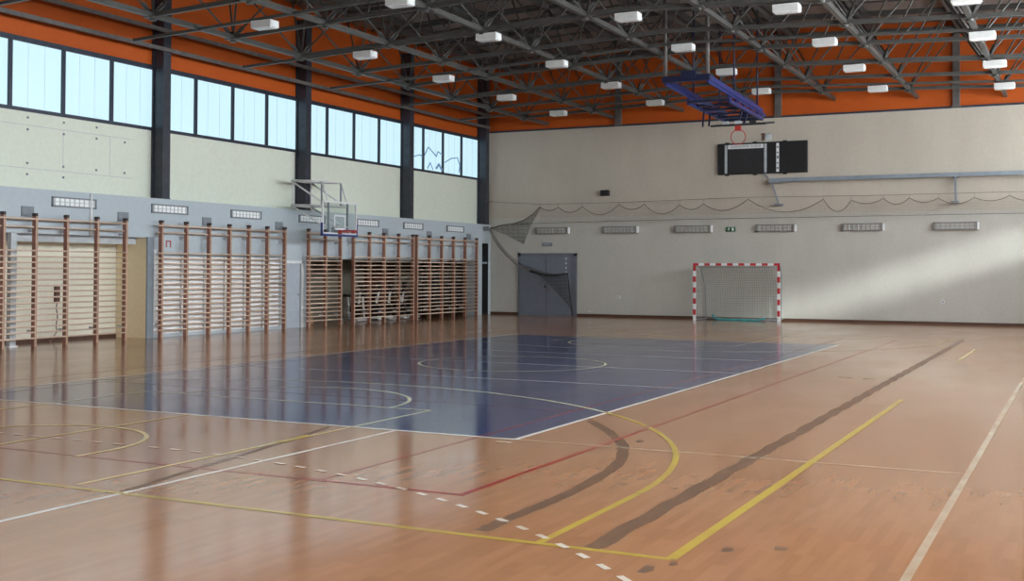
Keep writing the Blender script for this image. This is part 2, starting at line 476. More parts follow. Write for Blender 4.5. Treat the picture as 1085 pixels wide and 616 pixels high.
# rooms behind the openings of the left wall
bm = bm_new()
add_box(bm, (-1.25, R1[0], 0), (-1.05, R1[1] + .1, 2.9)); add_box(bm, (-1.05, R1[1] - .025, 0), (-.004, R1[1] - .002, R1[2]), 1); add_box(bm, (-1.05, R1[1], 0), (-T, R1[1] + .1, 2.9), 1)
add_box(bm, (-1.05, R1[0] - .1, 0), (-T, R1[0], 2.9), 1); add_box(bm, (-1.25, R1[0], R1[2] + .12), (-T, R1[1], R1[2] + .25))
struct('wall_recess', bm, ['recess', 'recess_side'], 'cream back and side of the shallow recess behind the nearest wall bars', 'wall')
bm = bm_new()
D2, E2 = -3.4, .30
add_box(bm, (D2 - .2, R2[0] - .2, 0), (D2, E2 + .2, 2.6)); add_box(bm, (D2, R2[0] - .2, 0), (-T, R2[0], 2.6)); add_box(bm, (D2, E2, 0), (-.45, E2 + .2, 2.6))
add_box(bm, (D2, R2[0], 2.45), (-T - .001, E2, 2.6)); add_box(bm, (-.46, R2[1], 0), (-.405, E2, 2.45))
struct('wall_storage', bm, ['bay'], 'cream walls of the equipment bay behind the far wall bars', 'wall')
bm = bm_new()
add_box(bm, (-.40, R3[0], 0), (-.36, R3[1], R3[2])); add_box(bm, (-.36, R3[1] - .02, 0), (-.003, R3[1] - .001, R3[2])); add_box(bm, (-.36, R3[0] + .001, 0), (-.003, R3[0] + .02, R3[2]))  # flat black plates stand in for the shade inside the doorway
struct('wall_passage', bm, ['blackm'], 'black plates standing in for the shade inside the narrow far left doorway', 'wall')
tag(box_obj('trim_passage', (-.1, R3[0], 2.05), (-.04, R3[1], 2.12), 'greymetal', kind='structure'), 'grey bar across the narrow dark doorway by the corner', 'trim')

# ceiling: deck sheets on both roof slopes, with joints
bm = bm_new()
for sgn in (0, 1):
    xs = (-.8, CX) if sgn == 0 else (CX, W + .4)
    v = [bm.verts.new(p) for p in ((xs[0], -L - .3, zdeck(xs[0])), (xs[1], -L - .3, zdeck(xs[1])), (xs[1], .3, zdeck(xs[1])), (xs[0], .3, zdeck(xs[0])))]
    t = [bm.verts.new(p.co + Vector((0, 0, .25))) for p in v]
    for f in ((0, 1, 2, 3), (4, 5, 6, 7), (0, 1, 5, 4), (1, 2, 6, 5), (2, 3, 7, 6), (3, 0, 4, 7)): bm.faces.new([(v + t)[i] for i in f])
    k = -.75
    while k > -L:
        add_beam(bm, (xs[0], k, zdeck(xs[0]) - .02), (xs[1], k, zdeck(xs[1]) - .02), .05, .06, 1); k -= 1.5
struct('ceiling', bm, ['deck', 'steel'], 'dark brown grey sheet roof above the steel frame', 'ceiling')

# skirting of the far wall
bm = bm_new(); add_box(bm, (0.02, -.03, 0), (1.28, 0, .10)); add_box(bm, (3.84, -.03, 0), (W, 0, .10))
struct('baseboard_back', bm, ['skirting'], 'dark brown skirting board along the far wall', 'baseboard')
bm = bm_new(); add_box(bm, (-1.05, R1[0], 0), (-1.02, R1[1], .09)); struct('baseboard_recess', bm, ['skirting'], 'brown skirting board at the foot of the cream recess', 'baseboard')

# ------------------------------------------------------------------ windows
COLY = [-37.2, -31.0, -24.83, -18.63, -12.40, -6.20, -.30]
def window(no, y0, y1, side, mat):
    x = -.42 if side == 'l' else W
    t = 1 if side == 'l' else -1                              # towards the room
    where = {1: 'last', 2: 'third', 3: 'second', 4: 'nearest'}.get(no, '')
    lab = ('four tall translucent panes, %s window bay from the far corner, left wall' % ORD[no - 1]) if side == 'l' else 'unseen strip of translucent panes high on the right wall, bay %s from the far wall' % ORD[(no - 8) % 9]
    r = thing('window_%d' % no, (x, (y0 + y1) / 2, WB), lab, 'window', kind='structure')
    WB_ = WB
    if side == 'r' and y1 < -6: WB_ = RB
    fr = bm_new()
    xo, xi = sorted((x - .08 * t, x + .045 * t))
    add_box(fr, (xo, y0, WB_), (xi, y1, WB_ + .085)); add_box(fr, (xo, y0, WT - .12), (xi, y1, WT))
    for y in (y0, y1): add_box(fr, (xo, y - .05, WB_), (xi, y + .05, WT))
    obj('window_frame', fr, 'frame', r)
    n = 4; st = (y1 - y0) / n
    for k in range(1, n): box_obj('mullion', (xo, y0 + k * st - .045, WB_ + .085), (xi, y0 + k * st + .045, WT - .12), 'frame', r)
    for k in range(n):
        a, b = y0 + k * st + .045, y0 + (k + 1) * st - .045
        p = box_obj('window_pane', (x - .055 * t if t > 0 else x, a, WB_ + .08), (x if t < 0 else x - .02, b, WT - .11) if t > 0 else (x + .05, b, WT - .11), mat, r)
        if side == 'l':
            for q in (1, 2):
                yy = a + (b - a) * q / 3
                box_obj('pane_joint', (x - .021, yy - .004, WB_ + .085), (x - .012, yy + .004, WT - .12), 'seam', p)
    return r
wn = 0
for i in range(len(COLY) - 1, 0, -1):
    if COLY[i - 1] < -31.5: break
    wn += 1
    w = window(wn, COLY[i - 1], COLY[i], 'l', 'pane')
    if wn == 1:
        # outline scrawled on the outside of the far bay's panes
        bm = bm_new(); x = -.405
        def scr(pts, r=.022):
            P = []
            for i2 in range(len(pts) - 1):
                for s in range(4):
                    t = s / 4; P.append((x, pts[i2][0] * (1 - t) + pts[i2 + 1][0] * t, pts[i2][1] * (1 - t) + pts[i2 + 1][1] * t))
            P.append((x, *pts[-1])); add_tube(bm, P, r, 5)
        scr([(-6.0, 5.75), (-5.5, 5.95), (-4.95, 6.08), (-4.7, 5.98)])
        scr([(-4.72, 5.98), (-4.35, 6.42), (-4.1, 6.30), (-3.75, 6.12), (-3.62, 6.32), (-3.30, 6.22)])
        scr([(-3.1, 5.95), (-2.6, 6.15), (-2.1, 6.22), (-1.9, 5.95), (-1.95, 5.65)])
        scr([(-4.4, 5.62), (-4.2, 5.85), (-4.0, 5.60)]); scr([(-3.75, 5.66), (-3.55, 5.85), (-3.3, 5.62)], .04)
        obj('scrawl', bm, 'paint_mark', w, label='blue scrawled outline on the panes')
wn2 = 7
for i in range(len(COLY) - 1, 0, -1):
    wn2 += 1
    window(wn2, COLY[i - 1], COLY[i], 'r', 'pane_r')
window(14, -43.4, COLY[0], 'r', 'pane_r')  # extra unseen bay added to light the faces turned to the viewer
# low clear window of the right wall
r = thing('window_15', (W, (LY0 + LY1) / 2, LZ0), 'low clear window in the right wall near the far end', 'window', kind='structure')
bm = bm_new()
add_box(bm, (W, LY0, LZ0), (W + .1, LY1, LZ0 + .05)); add_box(bm, (W, LY0, LZ1 - .05), (W + .1, LY1, LZ1)); add_box(bm, (W, LY0, LZ0), (W + .1, LY0 + .05, LZ1)); add_box(bm, (W, LY1 - .05, LZ0), (W + .1, LY1, LZ1))
obj('window_frame', bm, 'frame', r)
box_obj('window_pane', (W + .04, LY0 + .05, LZ0 + .05), (W + .05, LY1 - .05, LZ1 - .05), 'glass', r)

# ------------------------------------------------------------------ steel columns, posts and rails
for k, y in enumerate(reversed(COLY[2:])):
    nm = ['in the far left corner', 'second from the far corner', 'third from far corner, carrying the basketball frame', 'fourth from the far corner, nearest in view', 'fifth from the far corner, beyond the left edge'][k]
    c = thing('steel_column', (-.2, y, LEDGE), 'tall dark steel column, %s' % nm, 'column', 'steel columns of the left wall')
    bm = bm_new(); zt_ = zt(.0) - .1
    add_box(bm, (-.04, y - .14, LEDGE + .02), (0.0, y + .14, zt_)); add_box(bm, (-.40, y - .14, LEDGE + .02), (-.36, y + .14, zt_)); add_box(bm, (-.36, y - .09, LEDGE + .02), (-.04, y + .09, zt_))
    obj('shaft', bm, 'column', c)
    box_obj('base_plate', (-.41, y - .18, LEDGE), (.0, y + .18, LEDGE + .02), 'column', c)
    bm = bm_new()
    for z in (3.95, 4.6, 5.3, 6.0, 6.7):
        add_disc(bm, (.006, y + .09, z), (1, 0, 0), .022, .02, 8)
    obj('bolts', bm, 'steel', c)
for k, x in enumerate((-.2, 5.58, 11.78, 17.85)):
    if k == 0: continue
    c = tag(obj('steel_post', (lambda b: (add_box(b, (x - .11, -.16, TOP + .05), (x + .11, 0.02, zt(x) + .2)), add_box(b, (x - .15, -.17, TOP + .0), (x + .15, 0, TOP + .05)), b)[-1])(bm_new()), 'rail', origin=(x, -.08, TOP)),
            'grey steel post on orange band, %s' % ['', 'left one, above the small loudspeaker', 'middle one, above the scoreboard', 'right one, beyond the scoreboard'][k], 'post', 'steel posts on the orange band')
for z, w_ in ((7.58, 'lower'), (8.08, 'upper')):
    bm = bm_new(); add_beam(bm, (.06, -32, z), (.06, -.2, z), .07, .10)
    for y in COLY[2:]: add_box(bm, (0, y - .06, z - .05), (.06, y + .06, z + .05))
    tag(obj('steel_rail', bm, 'rail', origin=(.06, -15, z)), 'long grey steel rail across the columns and orange boards, the %s of two' % w_, 'rail', 'rails along the left orange band')

# ------------------------------------------------------------------ roof space frame
sf = thing('space_frame', (CX, -16, zb(CX)), 'dark grey steel space frame of tubes and diagonals under the roof', 'roof frame')
NX = [2.6 + 2.8 * k for k in range(8)]; NY = [-2.3 - 2.8 * k for k in range(11)]
TX = [1.2 + 2.8 * k for k in range(9)]; TY = [-.9 - 2.8 * k for k in range(12)]
ridge = lambda f, y, x0, x1: [(x0, y, f(x0)), (CX, y, f(CX)), (x1, y, f(x1))]
for x in NX: bm = bm_new(); add_beam(bm, (x, NY[-1], zb(x)), (x, -.15, zb(x)), .11, .12); obj('bottom_chord', bm, 'steel', sf)
for y in NY:
    bm = bm_new(); P = ridge(zb, y, NX[0], NX[-1])
    for a, b in zip(P, P[1:]): add_beam(bm, a, b, .085, .10)
    obj('bottom_chord', bm, 'steel', sf)
for x in TX: bm = bm_new(); add_beam(bm, (x, TY[-1], zt(x)), (x, -.05, zt(x)), .11, .15); obj('top_chord', bm, 'steel', sf)
for y in TY:
    bm = bm_new(); P = ridge(zt, y, TX[0], TX[-1])
    for a, b in zip(P, P[1:]): add_beam(bm, a, b, .09, .12)
    obj('top_chord', bm, 'steel', sf)
for x in TX:                                                   # purlins between frame and deck
    bm = bm_new(); add_beam(bm, (x, -L + .2, zdeck(x) - .13), (x, -.05, zdeck(x) - .13), .16, .24); obj('purlin', bm, 'steel', sf)
diag = []
for j, y in enumerate(NY):
    for x in NX:
        for dx in (-1.4, 1.4):
            for dy in (-1.4, 1.4):
                if y + dy < TY[-1] - .1: continue
                diag.append(((x, y, zb(x)), (x + dx, y + dy, zt(x + dx) - .05)))
camx, camy = 21.79, -41.97
def size_key(d):
    mx, my = (d[0][0] + d[1][0]) / 2, (d[0][1] + d[1][1]) / 2
    fwd = -(mx - camx) * .444 * 1 + (my - camy) * .896; lat = (mx - camx) * .896 + (my - camy) * .444
    z_img = ((d[0][2] + d[1][2]) / 2 - 1.8) / max(fwd, .1)
    vis = fwd > 2 and z_img < .235 and abs(lat / fwd) < .46
    return (not vis, fwd)
diag.sort(key=size_key)
rest = bm_new()
for i, (a, b) in enumerate(diag):
    bm = rest if i >= 100 else bm_new()
    add_tube(bm, [a, b], .028, 6)
    if i < 100: obj('diagonal', bm, 'steel', sf)
obj('diagonal', rest, 'steel', sf, kind='stuff')
cnt = 0
for j, y in enumerate(NY[:9]):
    for x in NX:
        bm = bm_new(); z = zb(x)
        add_box(bm, (x - .16, y - .16, z - .075), (x + .16, y + .16, z - .05), 0)
        add_tube(bm, [(x, y, z - .13), (x, y, z + .12)], .085, 10)
        for dx in (-1, 1):
            for dy in (-1, 1): add_beam(bm, (x + dx * .03, y + dy * .03, z + .02), (x + dx * .17, y + dy * .17, z + .28), .015, .11)
        obj('node_plate', bm, 'steel', sf)
ROWS = [-3.6 - 4.2 * k for k in range(7)]
def zl(x): return 7.79 - .043 * abs(x - 12.06)
for y in ROWS:                                                  # light rails hung under the frame
    bm = bm_new(); P = [(.55, y, zl(.55) + .19), (12.06, y, zl(12.06) + .19), (W - .5, y, zl(W - .5) + .19)]
    for a, b in zip(P, P[1:]): add_beam(bm, a, b, .08, .07)
    obj('lamp_rail', bm, 'steel', sf)

# lamps
LX = [4.62, 8.32, 12.06, 15.82, 19.56]
def make_lamp():
    r = thing('ceiling_lamp', (0, 0, 0), '', 'ceiling lamp', 'white box lamps under the roof frame', kind='thing')
    bm = bm_new(); add_box(bm, (-.29, -.16, -.045), (.29, .16, .125), 0, .01)
    obj('housing', bm, 'lamp', r)
    bm = bm_new(); add_box(bm, (-.26, -.13, -.058), (.26, .13, -.043), 0, .005); obj('lamp_cover', bm, 'lamp_glass', r)
    bm = bm_new()
    for s in (-1, 1): add_box(bm, (s * .2 - .02, -.03, .125), (s * .2 + .02, .03, .165))
    obj('hanger', bm, 'steel', r)
    bm = bm_new(); add_box(bm, (.288, -.12, -.03), (.302, .12, .10), 0, .004); obj('lit_end_plate', bm, 'lamp_glass', r)  # paler plate on the window end paints in the light there
    return r
lamp0 = make_lamp(); first = True
rown = ['row nearest the far wall', 'second row from the far wall', 'third row from the far wall', 'fourth row from the far wall', 'fifth and nearest row']
coln = ['leftmost', 'second from left', 'middle', 'second from right', 'rightmost']
for k, y in enumerate(ROWS[:5]):
    for c, x in enumerate(LX):
        if k == 4 and c > 1: continue
        o = lamp0 if first else copy_tree(lamp0); first = False
        o.location = (x, y, zl(x))
        nm = coln[c] if k < 4 else ['left of two', 'right of two'][c]
        o['label'] = 'white ceiling lamp, %s in the %s' % (nm, rown[k])

# ------------------------------------------------------------------ wall bars
RUNGS = [2.92, 2.74] + [2.20 - .1335 * k for k in range(16)]
def wall_bars(uy, label, lead=0.0):
    r = thing('wall_bars', (.2, sum(uy) / len(uy), 0), label, 'wall bars', 'wooden wall bars along the left wall', kind='thing')
    for y in uy:
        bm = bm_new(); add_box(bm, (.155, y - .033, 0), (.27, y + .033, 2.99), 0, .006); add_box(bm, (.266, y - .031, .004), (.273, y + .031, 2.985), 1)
        u = obj('upright', bm, ['upright', 'lit_edge_wood'], r)
        bm = bm_new(); add_box(bm, (.15, y - .038, 2.99), (.275, y + .038, 3.06), 0, .012); obj('cap', bm, 'cap', u)
        for z in (.35, 2.65): box_obj('wall_bracket', (0.0, y - .02, z - .03), (.155, y + .02, z + .03), 'lightgrey', u)
    for i, z in enumerate(RUNGS):
        bm = bm_new(); xc = .255 if i != 1 else .20
        add_tube(bm, [(xc, uy[0] - lead, z), (xc, uy[-1] + .02, z)], .019 if i else .023, 8)
        obj('rung', bm, 'rung', r)
    return r
wall_bars([-26.7, -25.78, -24.85, -23.94, -23.06, -22.15, -21.21, -20.28], 'brown wooden wall bars nearest the viewer, in front of the cream recess')
wall_bars([-19.02, -18.08, -17.18, -16.34, -15.5, -14.66, -13.84], 'six bay brown wooden wall bars in front of white boards on the grey wall', .16)
wall_bars([-12.64, -11.76, -10.94], 'narrow two bay wall bars beneath the wall mounted basketball hoop', .14)
wall_bars([-10.19, -9.24, -8.34, -7.40, -6.44], 'four bay red brown wall bars in front of the exercise bikes')
wall_bars([-6.19, -5.28, -4.38, -3.48, -2.56, -1.61], 'five bay red brown wall bars nearest the far left corner')

# white boards low on the wall behind the second set
r = thing('board_row', (0, -16.4, 0), 'row of off white boards fixed low on the grey wall behind the six bay bars', 'panel')
uy = [-19.02, -18.08, -17.18, -16.34, -15.5, -14.66, -13.84]
for a, b in zip(uy, uy[1:]):
    bm = bm_new(); add_box(bm, (0, a + .03, .08), (.035, b - .03, 2.12), 0, .006); obj('board', bm, 'slat', r)
bm = bm_new(); add_box(bm, (0.001, -19.095, .08), (.03, -18.99, 2.3), 0, .005); obj('board', bm, 'slat', r)

# recess fittings
tag(box_obj('sliding_door_leaf', (.002, -19.33, .0), (.05, -19.10, 2.62), 'greymetal', origin=(.02, -19.2, 0)), 'edge of a grey sliding door at the right end of the cream recess', 'door leaf')
r = thing('recess_post', (-.2, -23.5, 0), 'grey square post standing in the cream recess behind the nearest wall bars', 'post')
box_obj('shaft', (-.16, -23.50, .03), (-.04, -23.34, 2.60), 'lightgrey', r); box_obj('foot', (-.19, -23.54, 0), (-.01, -23.30, .03), 'white_paint', r)
tag(box_obj('lintel_rail', (-.36, -26.9, 2.42), (-.30, -19.4, 2.60), 'lightgrey', origin=(-.33, -23, 2.5)), 'light grey rail under the lintel of the cream recess', 'rail')
bm = bm_new()
add_tube(bm, [(-1.0, -21.3 + .02 * math.sin(k), 1.15 - .07 * k) for k in range(14)] + [(-.95, -21.5, .03), (-.8, -21.7, .012), (-.6, -21.9, .012)], .012, 6)
add_box(bm, (-1.05, -21.36, .95), (-.97, -21.24, 1.35))
tag(obj('dangling_cable', bm, 'brown', origin=(-1, -21.3, 0)), 'dark cable hanging from a box in the cream recess to the floor', 'cable')
bm = bm_new(); add_tube(bm, [(.02, -21.22, 3.62), (.02, -21.22, 2.6)], .035, 8)
tag(obj('conduit', bm, 'white_paint', origin=(.02, -21.22, 2.6)), 'white vertical pipe on the grey wall above the nearest wall bars', 'pipe')

# grey leaf door with white frame
r = thing('door_2', (0, -13.1, 0), 'narrow pale grey door in a white frame beside the six bay wall bars', 'door', kind='structure')
bm = bm_new(); add_box(bm, (0, -12.76, 0), (.05, -12.66, 2.06)); add_box(bm, (0, -13.56, 1.98), (.05, -12.66, 2.06)); add_box(bm, (0, -13.62, 0), (.05, -13.54, 2.06)); obj('door_frame', bm, 'white_paint', r)
lf = box_obj('leaf', (0, -13.54, .01), (.03, -12.83, 1.98), 'leaf', r)
box_obj('shadow_gap', (0, -12.83, .01), (.012, -12.76, 1.98), 'midgrey', r)
bm = bm_new(); add_tube(bm, [(.03, -12.92, 1.02), (.08, -12.92, 1.02), (.08, -13.04, 1.02)], .012, 8); obj('door_handle', bm, 'chrome', lf)

# vent grilles of the left wall, small speaker boxes
def grille(name, c, ln, ht, axis, label, group, depth):
    r = thing(name, c, label, 'ventilation grille', group)
    x, y, z = c
    def B(a0, a1, d0, d1, z0, z1):
        return ((x + d0, y + a0, z + z0), (x + d1, y + a1, z + z1)) if axis == 'y' else ((x + a0, y - d1, z + z0), (x + a1, y - d0, z + z1))
    h, l = ht / 2, ln / 2
    bm = bm_new()
    for b in (B(-l, l, 0, depth, h - .035, h), B(-l, l, 0, depth, -h, -h + .035), B(-l, -l + .05, 0, depth, -h, h), B(l - .05, l, 0, depth, -h, h)): add_box(bm, *b)
    obj('grille_frame', bm, 'midgrey' if axis == 'y' else 'grille_frame', r)
    bm = bm_new(); add_box(bm, *B(-l + .05, l - .05, 0, depth * .55, -h + .035, h - .035)); bk = obj('backing', bm, 'slat' if axis == 'y' else 'fan', r)
    bm = bm_new(); n = 9
    for k in range(n):
        a = -l + .09 + (ln - .18) * k / (n - 1); add_box(bm, *B(a - .012, a + .012, depth * .5, depth * .85, -h + .035, h - .035))
    add_box(bm, *B(-l + .05, l - .05, depth * .5, depth * .8, -.008, .008))
    obj('louvres', bm, 'lightgrey' if axis == 'y' else 'louvre', r)
    if axis == 'x':
        bm = bm_new(); add_box(bm, *B(l, l + .05, 0, depth * .95, -h + .01, h - .01)); obj('painted_lit_end', bm, 'white_paint', r)  # white right end only: grazing light from the right, painted on
    return r
for k, y in enumerate((-2.98, -6.09, -9.05, -12.2, -15.38, -18.49, -21.73, -24.8)):
    where = ['nearest the far corner', 'second from the far corner', 'right of the wall mounted backboard', 'behind the wall mounted basket frame', 'above the right half of the six bay wall bars', 'above the left end of the six bay wall bars', 'beside the white vertical pipe', 'at the left edge of the view'][k]
    grille('vent_grille', (0, y, 3.37), 1.36, .24, 'y', 'long framed grille on grey wall, %s' % where, 'grilles on the left wall', .035)
for k, x in enumerate((2.77, 5.65, 8.56, 11.67, 14.73, 17.8, 20.9)):
    where = ['above the double door', 'between the double door and the goal', 'above the left goal post, left of the green sign', 'above the right goal post, right of the green sign', 'second right of the green sign', 'below the right leg of the grey beam', 'at the right edge of the view'][k]
    grille('vent_grille', (x, 0, 3.37), 1.40, .27, 'x', 'long grille on far wall, %s' % where, 'grilles on the far wall', .14)
for k, y in enumerate((-1.9, -4.95, -7.95, -10.95, -13.85, -17.05, -20.15, -23.1)):
    r = thing('vent_plate', (0, y, 3.1), 'small square vent plate on grey wall, %s' % ['nearest the far corner', 'second from the far corner', 'third from the far corner', 'under the basket frame', 'above the right end of six bay bars', 'above the third of six bays', 'right of the white pipe', 'left of the white pipe'][k], 'vent', 'square vent plates on the left wall')
    box_obj('plate', (0, y - .18, 2.98), (.02, y + .18, 3.22), 'midgrey', r, .004)
    bm = bm_new()
    for q in range(5): add_box(bm, (.02, y - .15, 3.01 + q * .043), (.03, y + .15, 3.025 + q * .043))
    obj('louvres', bm, 'greymetal', r)
bm = bm_new()
add_box(bm, (0, -18.62, 2.36), (.012, -18.59, 2.54)); add_box(bm, (0, -18.47, 2.36), (.012, -18.44, 2.54)); add_box(bm, (0, -18.62, 2.51), (.012, -18.44, 2.54))
tag(obj('red_sign', bm, 'rim', origin=(0, -18.53, 2.44)), 'small red arch shaped mark on the grey wall behind the six bay wall bars', 'sign')

# faint seams and screw heads on the near cream panels
r = thing('panel_seams', (-.42, -21.6, 4.5), 'thin seams and screw heads on the cream panels of the nearest bay', 'panel joint')
bm = bm_new()
for z in (4.14, 5.15): add_box(bm, (-.42, -24.0, z - .006), (-.417, -19.4, z + .006))
for y in (-21.7, -20.2): add_box(bm, (-.42, y - .005, 4.14), (-.417, y + .005, 5.15))
obj('seam', bm, 'lightgrey', r)
bm = bm_new()
for y in (-22.76, -21.69, -20.65, -19.7):
    for z in (4.0, 4.26, 5.05, 5.33):
        if random.random() < .7: add_disc(bm, (-.415, y, z), (1, 0, 0), .03, .02, 8)
obj('screw_heads', bm, 'midgrey', r)

# ------------------------------------------------------------------ far wall: double door and fittings
r = thing('door_1', (2.55, 0, 0), 'slate blue double door in the far wall with net draped across it', 'door', kind='structure')
bm = bm_new(); add_box(bm, (1.28, -.06, 0), (1.40, 0, 2.48)); add_box(bm, (3.72, -.06, 0), (3.84, 0, 2.48)); add_box(bm, (1.28, -.06, 2.36), (3.84, 0, 2.48)); obj('door_frame', bm, 'door_frame', r)
l1 = box_obj('leaf', (1.40, -.035, .01), (2.52, -.0, 2.36), 'door', r); l2 = box_obj('leaf', (2.55, -.035, .01), (3.56, 0, 2.36), 'door', r)
box_obj('door_strip', (3.56, -.03, .01), (3.72, 0, 2.36), 'door_frame', r); box_obj('meeting_strip', (2.50, -.05, .01), (2.57, -.035, 2.36), 'door_frame', r)
bm = bm_new(); add_box(bm, (2.60, -.045, 1.0), (2.67, -.035, 1.28)); add_tube(bm, [(2.635, -.045, 1.2), (2.635, -.10, 1.2), (2.78, -.10, 1.2)], .014, 8); obj('door_handle', bm, 'chrome', l2)
bm = bm_new(); add_box(bm, (2.44, -.06, 1.1), (2.50, -.035, 1.2)); obj('lock', bm, 'black', l1)
bm = bm_new()
for z in (1.68, 1.86, 2.04, 2.22): add_box(bm, (3.36, -.042, z), (3.40, -.035, z + .08))
obj('stickers', bm, 'white_paint', l2)

r = thing('emergency_light', (2.55, 0, 2.82), 'small dark emergency light box above the double door', 'emergency light')
box_obj('housing', (2.34, -.08, 2.76), (2.77, 0, 2.90), 'midgrey', r, .01); box_obj('diffuser', (2.39, -.09, 2.785), (2.72, -.08, 2.875), 'greymetal', r, .004)
r = thing('loudspeaker', (5.05, 0, 4.8), 'small black loudspeaker on the far wall above the netting', 'loudspeaker')
box_obj('cabinet', (4.90, -.24, 4.70), (5.22, -.04, 4.92), 'black', r, .01); box_obj('bracket', (5.02, -.04, 4.77), (5.10, 0, 4.85), 'blackm', r)
bm = bm_new(); add_disc(bm, (5.06, -.245, 4.81), (0, 1, 0), .075, .014, 18); obj('speaker_cone', bm, 'blackm', r)
r = thing('exit_sign', (10.0, 0, 3.35), 'small green exit sign on the far wall between two grilles above the goal', 'sign')
box_obj('panel', (9.83, -.06, 3.26), (10.18, 0, 3.43), 'green', r, .006)
bm = bm_new()
add_box(bm, (10.06, -.066, 3.29), (10.13, -.06, 3.40)); add_disc(bm, (9.96, -.063, 3.395), (0, 1, 0), .014, .006, 10)
add_beam(bm, (9.955, -.063, 3.38), (9.945, -.063, 3.335), .006, .022); add_beam(bm, (9.945, -.063, 3.335), (9.975, -.063, 3.285), .006, .016); add_beam(bm, (9.945, -.063, 3.335), (9.905, -.063, 3.30), .006, .016); add_beam(bm, (9.95, -.063, 3.37), (9.90, -.063, 3.35), .006, .012)
obj('pictogram', bm, 'white_paint', r)
for (x, z, lb) in ((17.39, .79, 'small white socket low on the far wall in the bright band of light'), (5.6, .77, 'small white socket on the far wall between the double door and the goal'), (4.35, .16, 'small white socket just above the skirting right of the double door')):
    r = thing('power_socket', (x, 0, z), lb, 'socket', 'sockets on the far wall')
    box_obj('plate', (x - .05, -.03, z - .05), (x + .05, 0, z + .05), 'white_paint', r, .006); box_obj('insert', (x - .028, -.036, z - .028), (x + .028, -.03, z + .028), 'midgrey', r, .003)

# scoreboard
r = thing('scoreboard', (11.2, 0, 5.94), 'wide black electronic scoreboard with white strips high on the far wall', 'scoreboard')
x0, x1, z0, z1 = 9.56, 12.84, 5.36, 6.51
box_obj('case', (x0, -.16, z0), (x1, -.02, z1), 'black', r, .012)
box_obj('display', (x0 + .36, -.166, z0 + .05), (x0 + 1.72, -.16, z1 - .22), 'blackm', r)
SB = [(x0 + .26, x0 + .35, z0 + .04, z1 - .06), (x0 + 1.73, x0 + 1.82, z0 + .04, z1 - .06)]
for a, b, c, e in SB:
    s_ = box_obj('strip', (a, -.172, c), (b, -.16, e), 'lightgrey', r)
    bm = bm_new()
    for q in range(10): add_box(bm, (a + .02, -.174, c + .05 + q * .1), (b - .02, -.172, c + .062 + q * .1))
    obj('strip_marks', bm, 'midgrey', s_)
s_ = box_obj('name_strip', (x0 + .38, -.172, z1 - .21), (x0 + 1.70, -.16, z1 - .06), 'white_paint', r)
def text_mesh(body, size, loc, name, mat, parent):
    cu = bpy.data.curves.new(name, 'FONT'); cu.body = body; cu.size = size; cu.extrude = .001; cu.align_x = 'CENTER'; cu.align_y = 'CENTER'
    o = bpy.data.objects.new(name, cu); COL.objects.link(o)
    dg = bpy.context.evaluated_depsgraph_get(); me = bpy.data.meshes.new_from_object(o.evaluated_get(dg))
    bpy.data.objects.remove(o); bm = bm_new(); bm.from_mesh(me)
    bmesh.ops.rotate(bm, cent=(0, 0, 0), matrix=Matrix.Rotation(PI / 2, 3, 'X'), verts=bm.verts); bmesh.ops.translate(bm, vec=loc, verts=bm.verts)
    return obj(name, bm, mat, parent)
text_mesh('GOSPODARZE', .105, (x0 + .83, -.174, z1 - .135), 'lettering', 'blackm', s_)
text_mesh('GO\u015aCIE', .105, (x0 + 1.42, -.174, z1 - .135), 'lettering', 'blackm', s_)
s_ = box_obj('strip', (x0 + 2.17, -.172, z0 + .05), (x0 + 2.27, -.16, z1 - .06), 'white_paint', r)
bm = bm_new()
for q, h in enumerate((.07, .05, .10, .05, .07)): add_box(bm, (x0 + 2.185, -.174, z0 + .15 + q * .19), (x0 + 2.255, -.172, z0 + .15 + q * .19 + h))
obj('strip_marks', bm, 'midgrey', s_)
for x in (x0 + .32, x0 + 1.36, x0 + 2.46):
    for z in (z0 - .04, z1 - .01): box_obj('lug', (x - .07, -.10, z), (x + .07, -.02, z + .05), 'blackm', r)
for x in (x0 + .32, x0 + 2.46): box_obj('mounting_rail', (x - .03, -.02, z0 + .1), (x + .03, 0, z1 - .1), 'blackm', r)
r = thing('junction_box', (11.4, 0, 6.6), 'small white box with a dark horn on top of the scoreboard', 'electrical box')
box_obj('box_body', (11.30, -.09, 6.58), (11.52, 0, 6.82), 'lightgrey', r, .008)
bm = bm_new(); add_tube(bm, [(11.22, -.05, 6.56), (11.22, -.05, 6.78)], .022, 8); add_box(bm, (11.16, -.09, 6.78), (11.28, 0, 6.84)); obj('horn', bm, 'brown', r)

# grey wall beam with drop legs
r = thing('steel_beam', (16, -.4, 5.1), 'long grey steel beam held off the far wall with two drop legs', 'beam')
bm = bm_new(); add_box(bm, (11.55, -.46, 5.02), (W - .02, -.34, 5.16), 0, .006); obj('beam', bm, 'greymetal', r)
bm = bm_new(); add_beam(bm, (11.62, -.40, 5.02), (11.86, -.34, 4.22), .05, .06); add_box(bm, (11.70, -.36, 4.17), (11.95, 0.0, 4.24)); obj('drop_leg', bm, 'midgrey', r)
bm = bm_new(); add_beam(bm, (17.83, -.40, 5.10), (17.85, -.40, 4.16), .09, .07); add_box(bm, (17.70, -.42, 4.14), (17.93, 0, 4.20)); obj('drop_leg', bm, 'midgrey', r)
for x in (11.62, 17.83, 22.9):
    bm = bm_new(); add_box(bm, (x - .09, -.34, 5.0), (x + .09, 0, 5.05)); add_beam(bm, (x, -.34, 5.02), (x, -.0, 4.72), .04, .04); obj('beam_bracket', bm, 'greymetal', r)
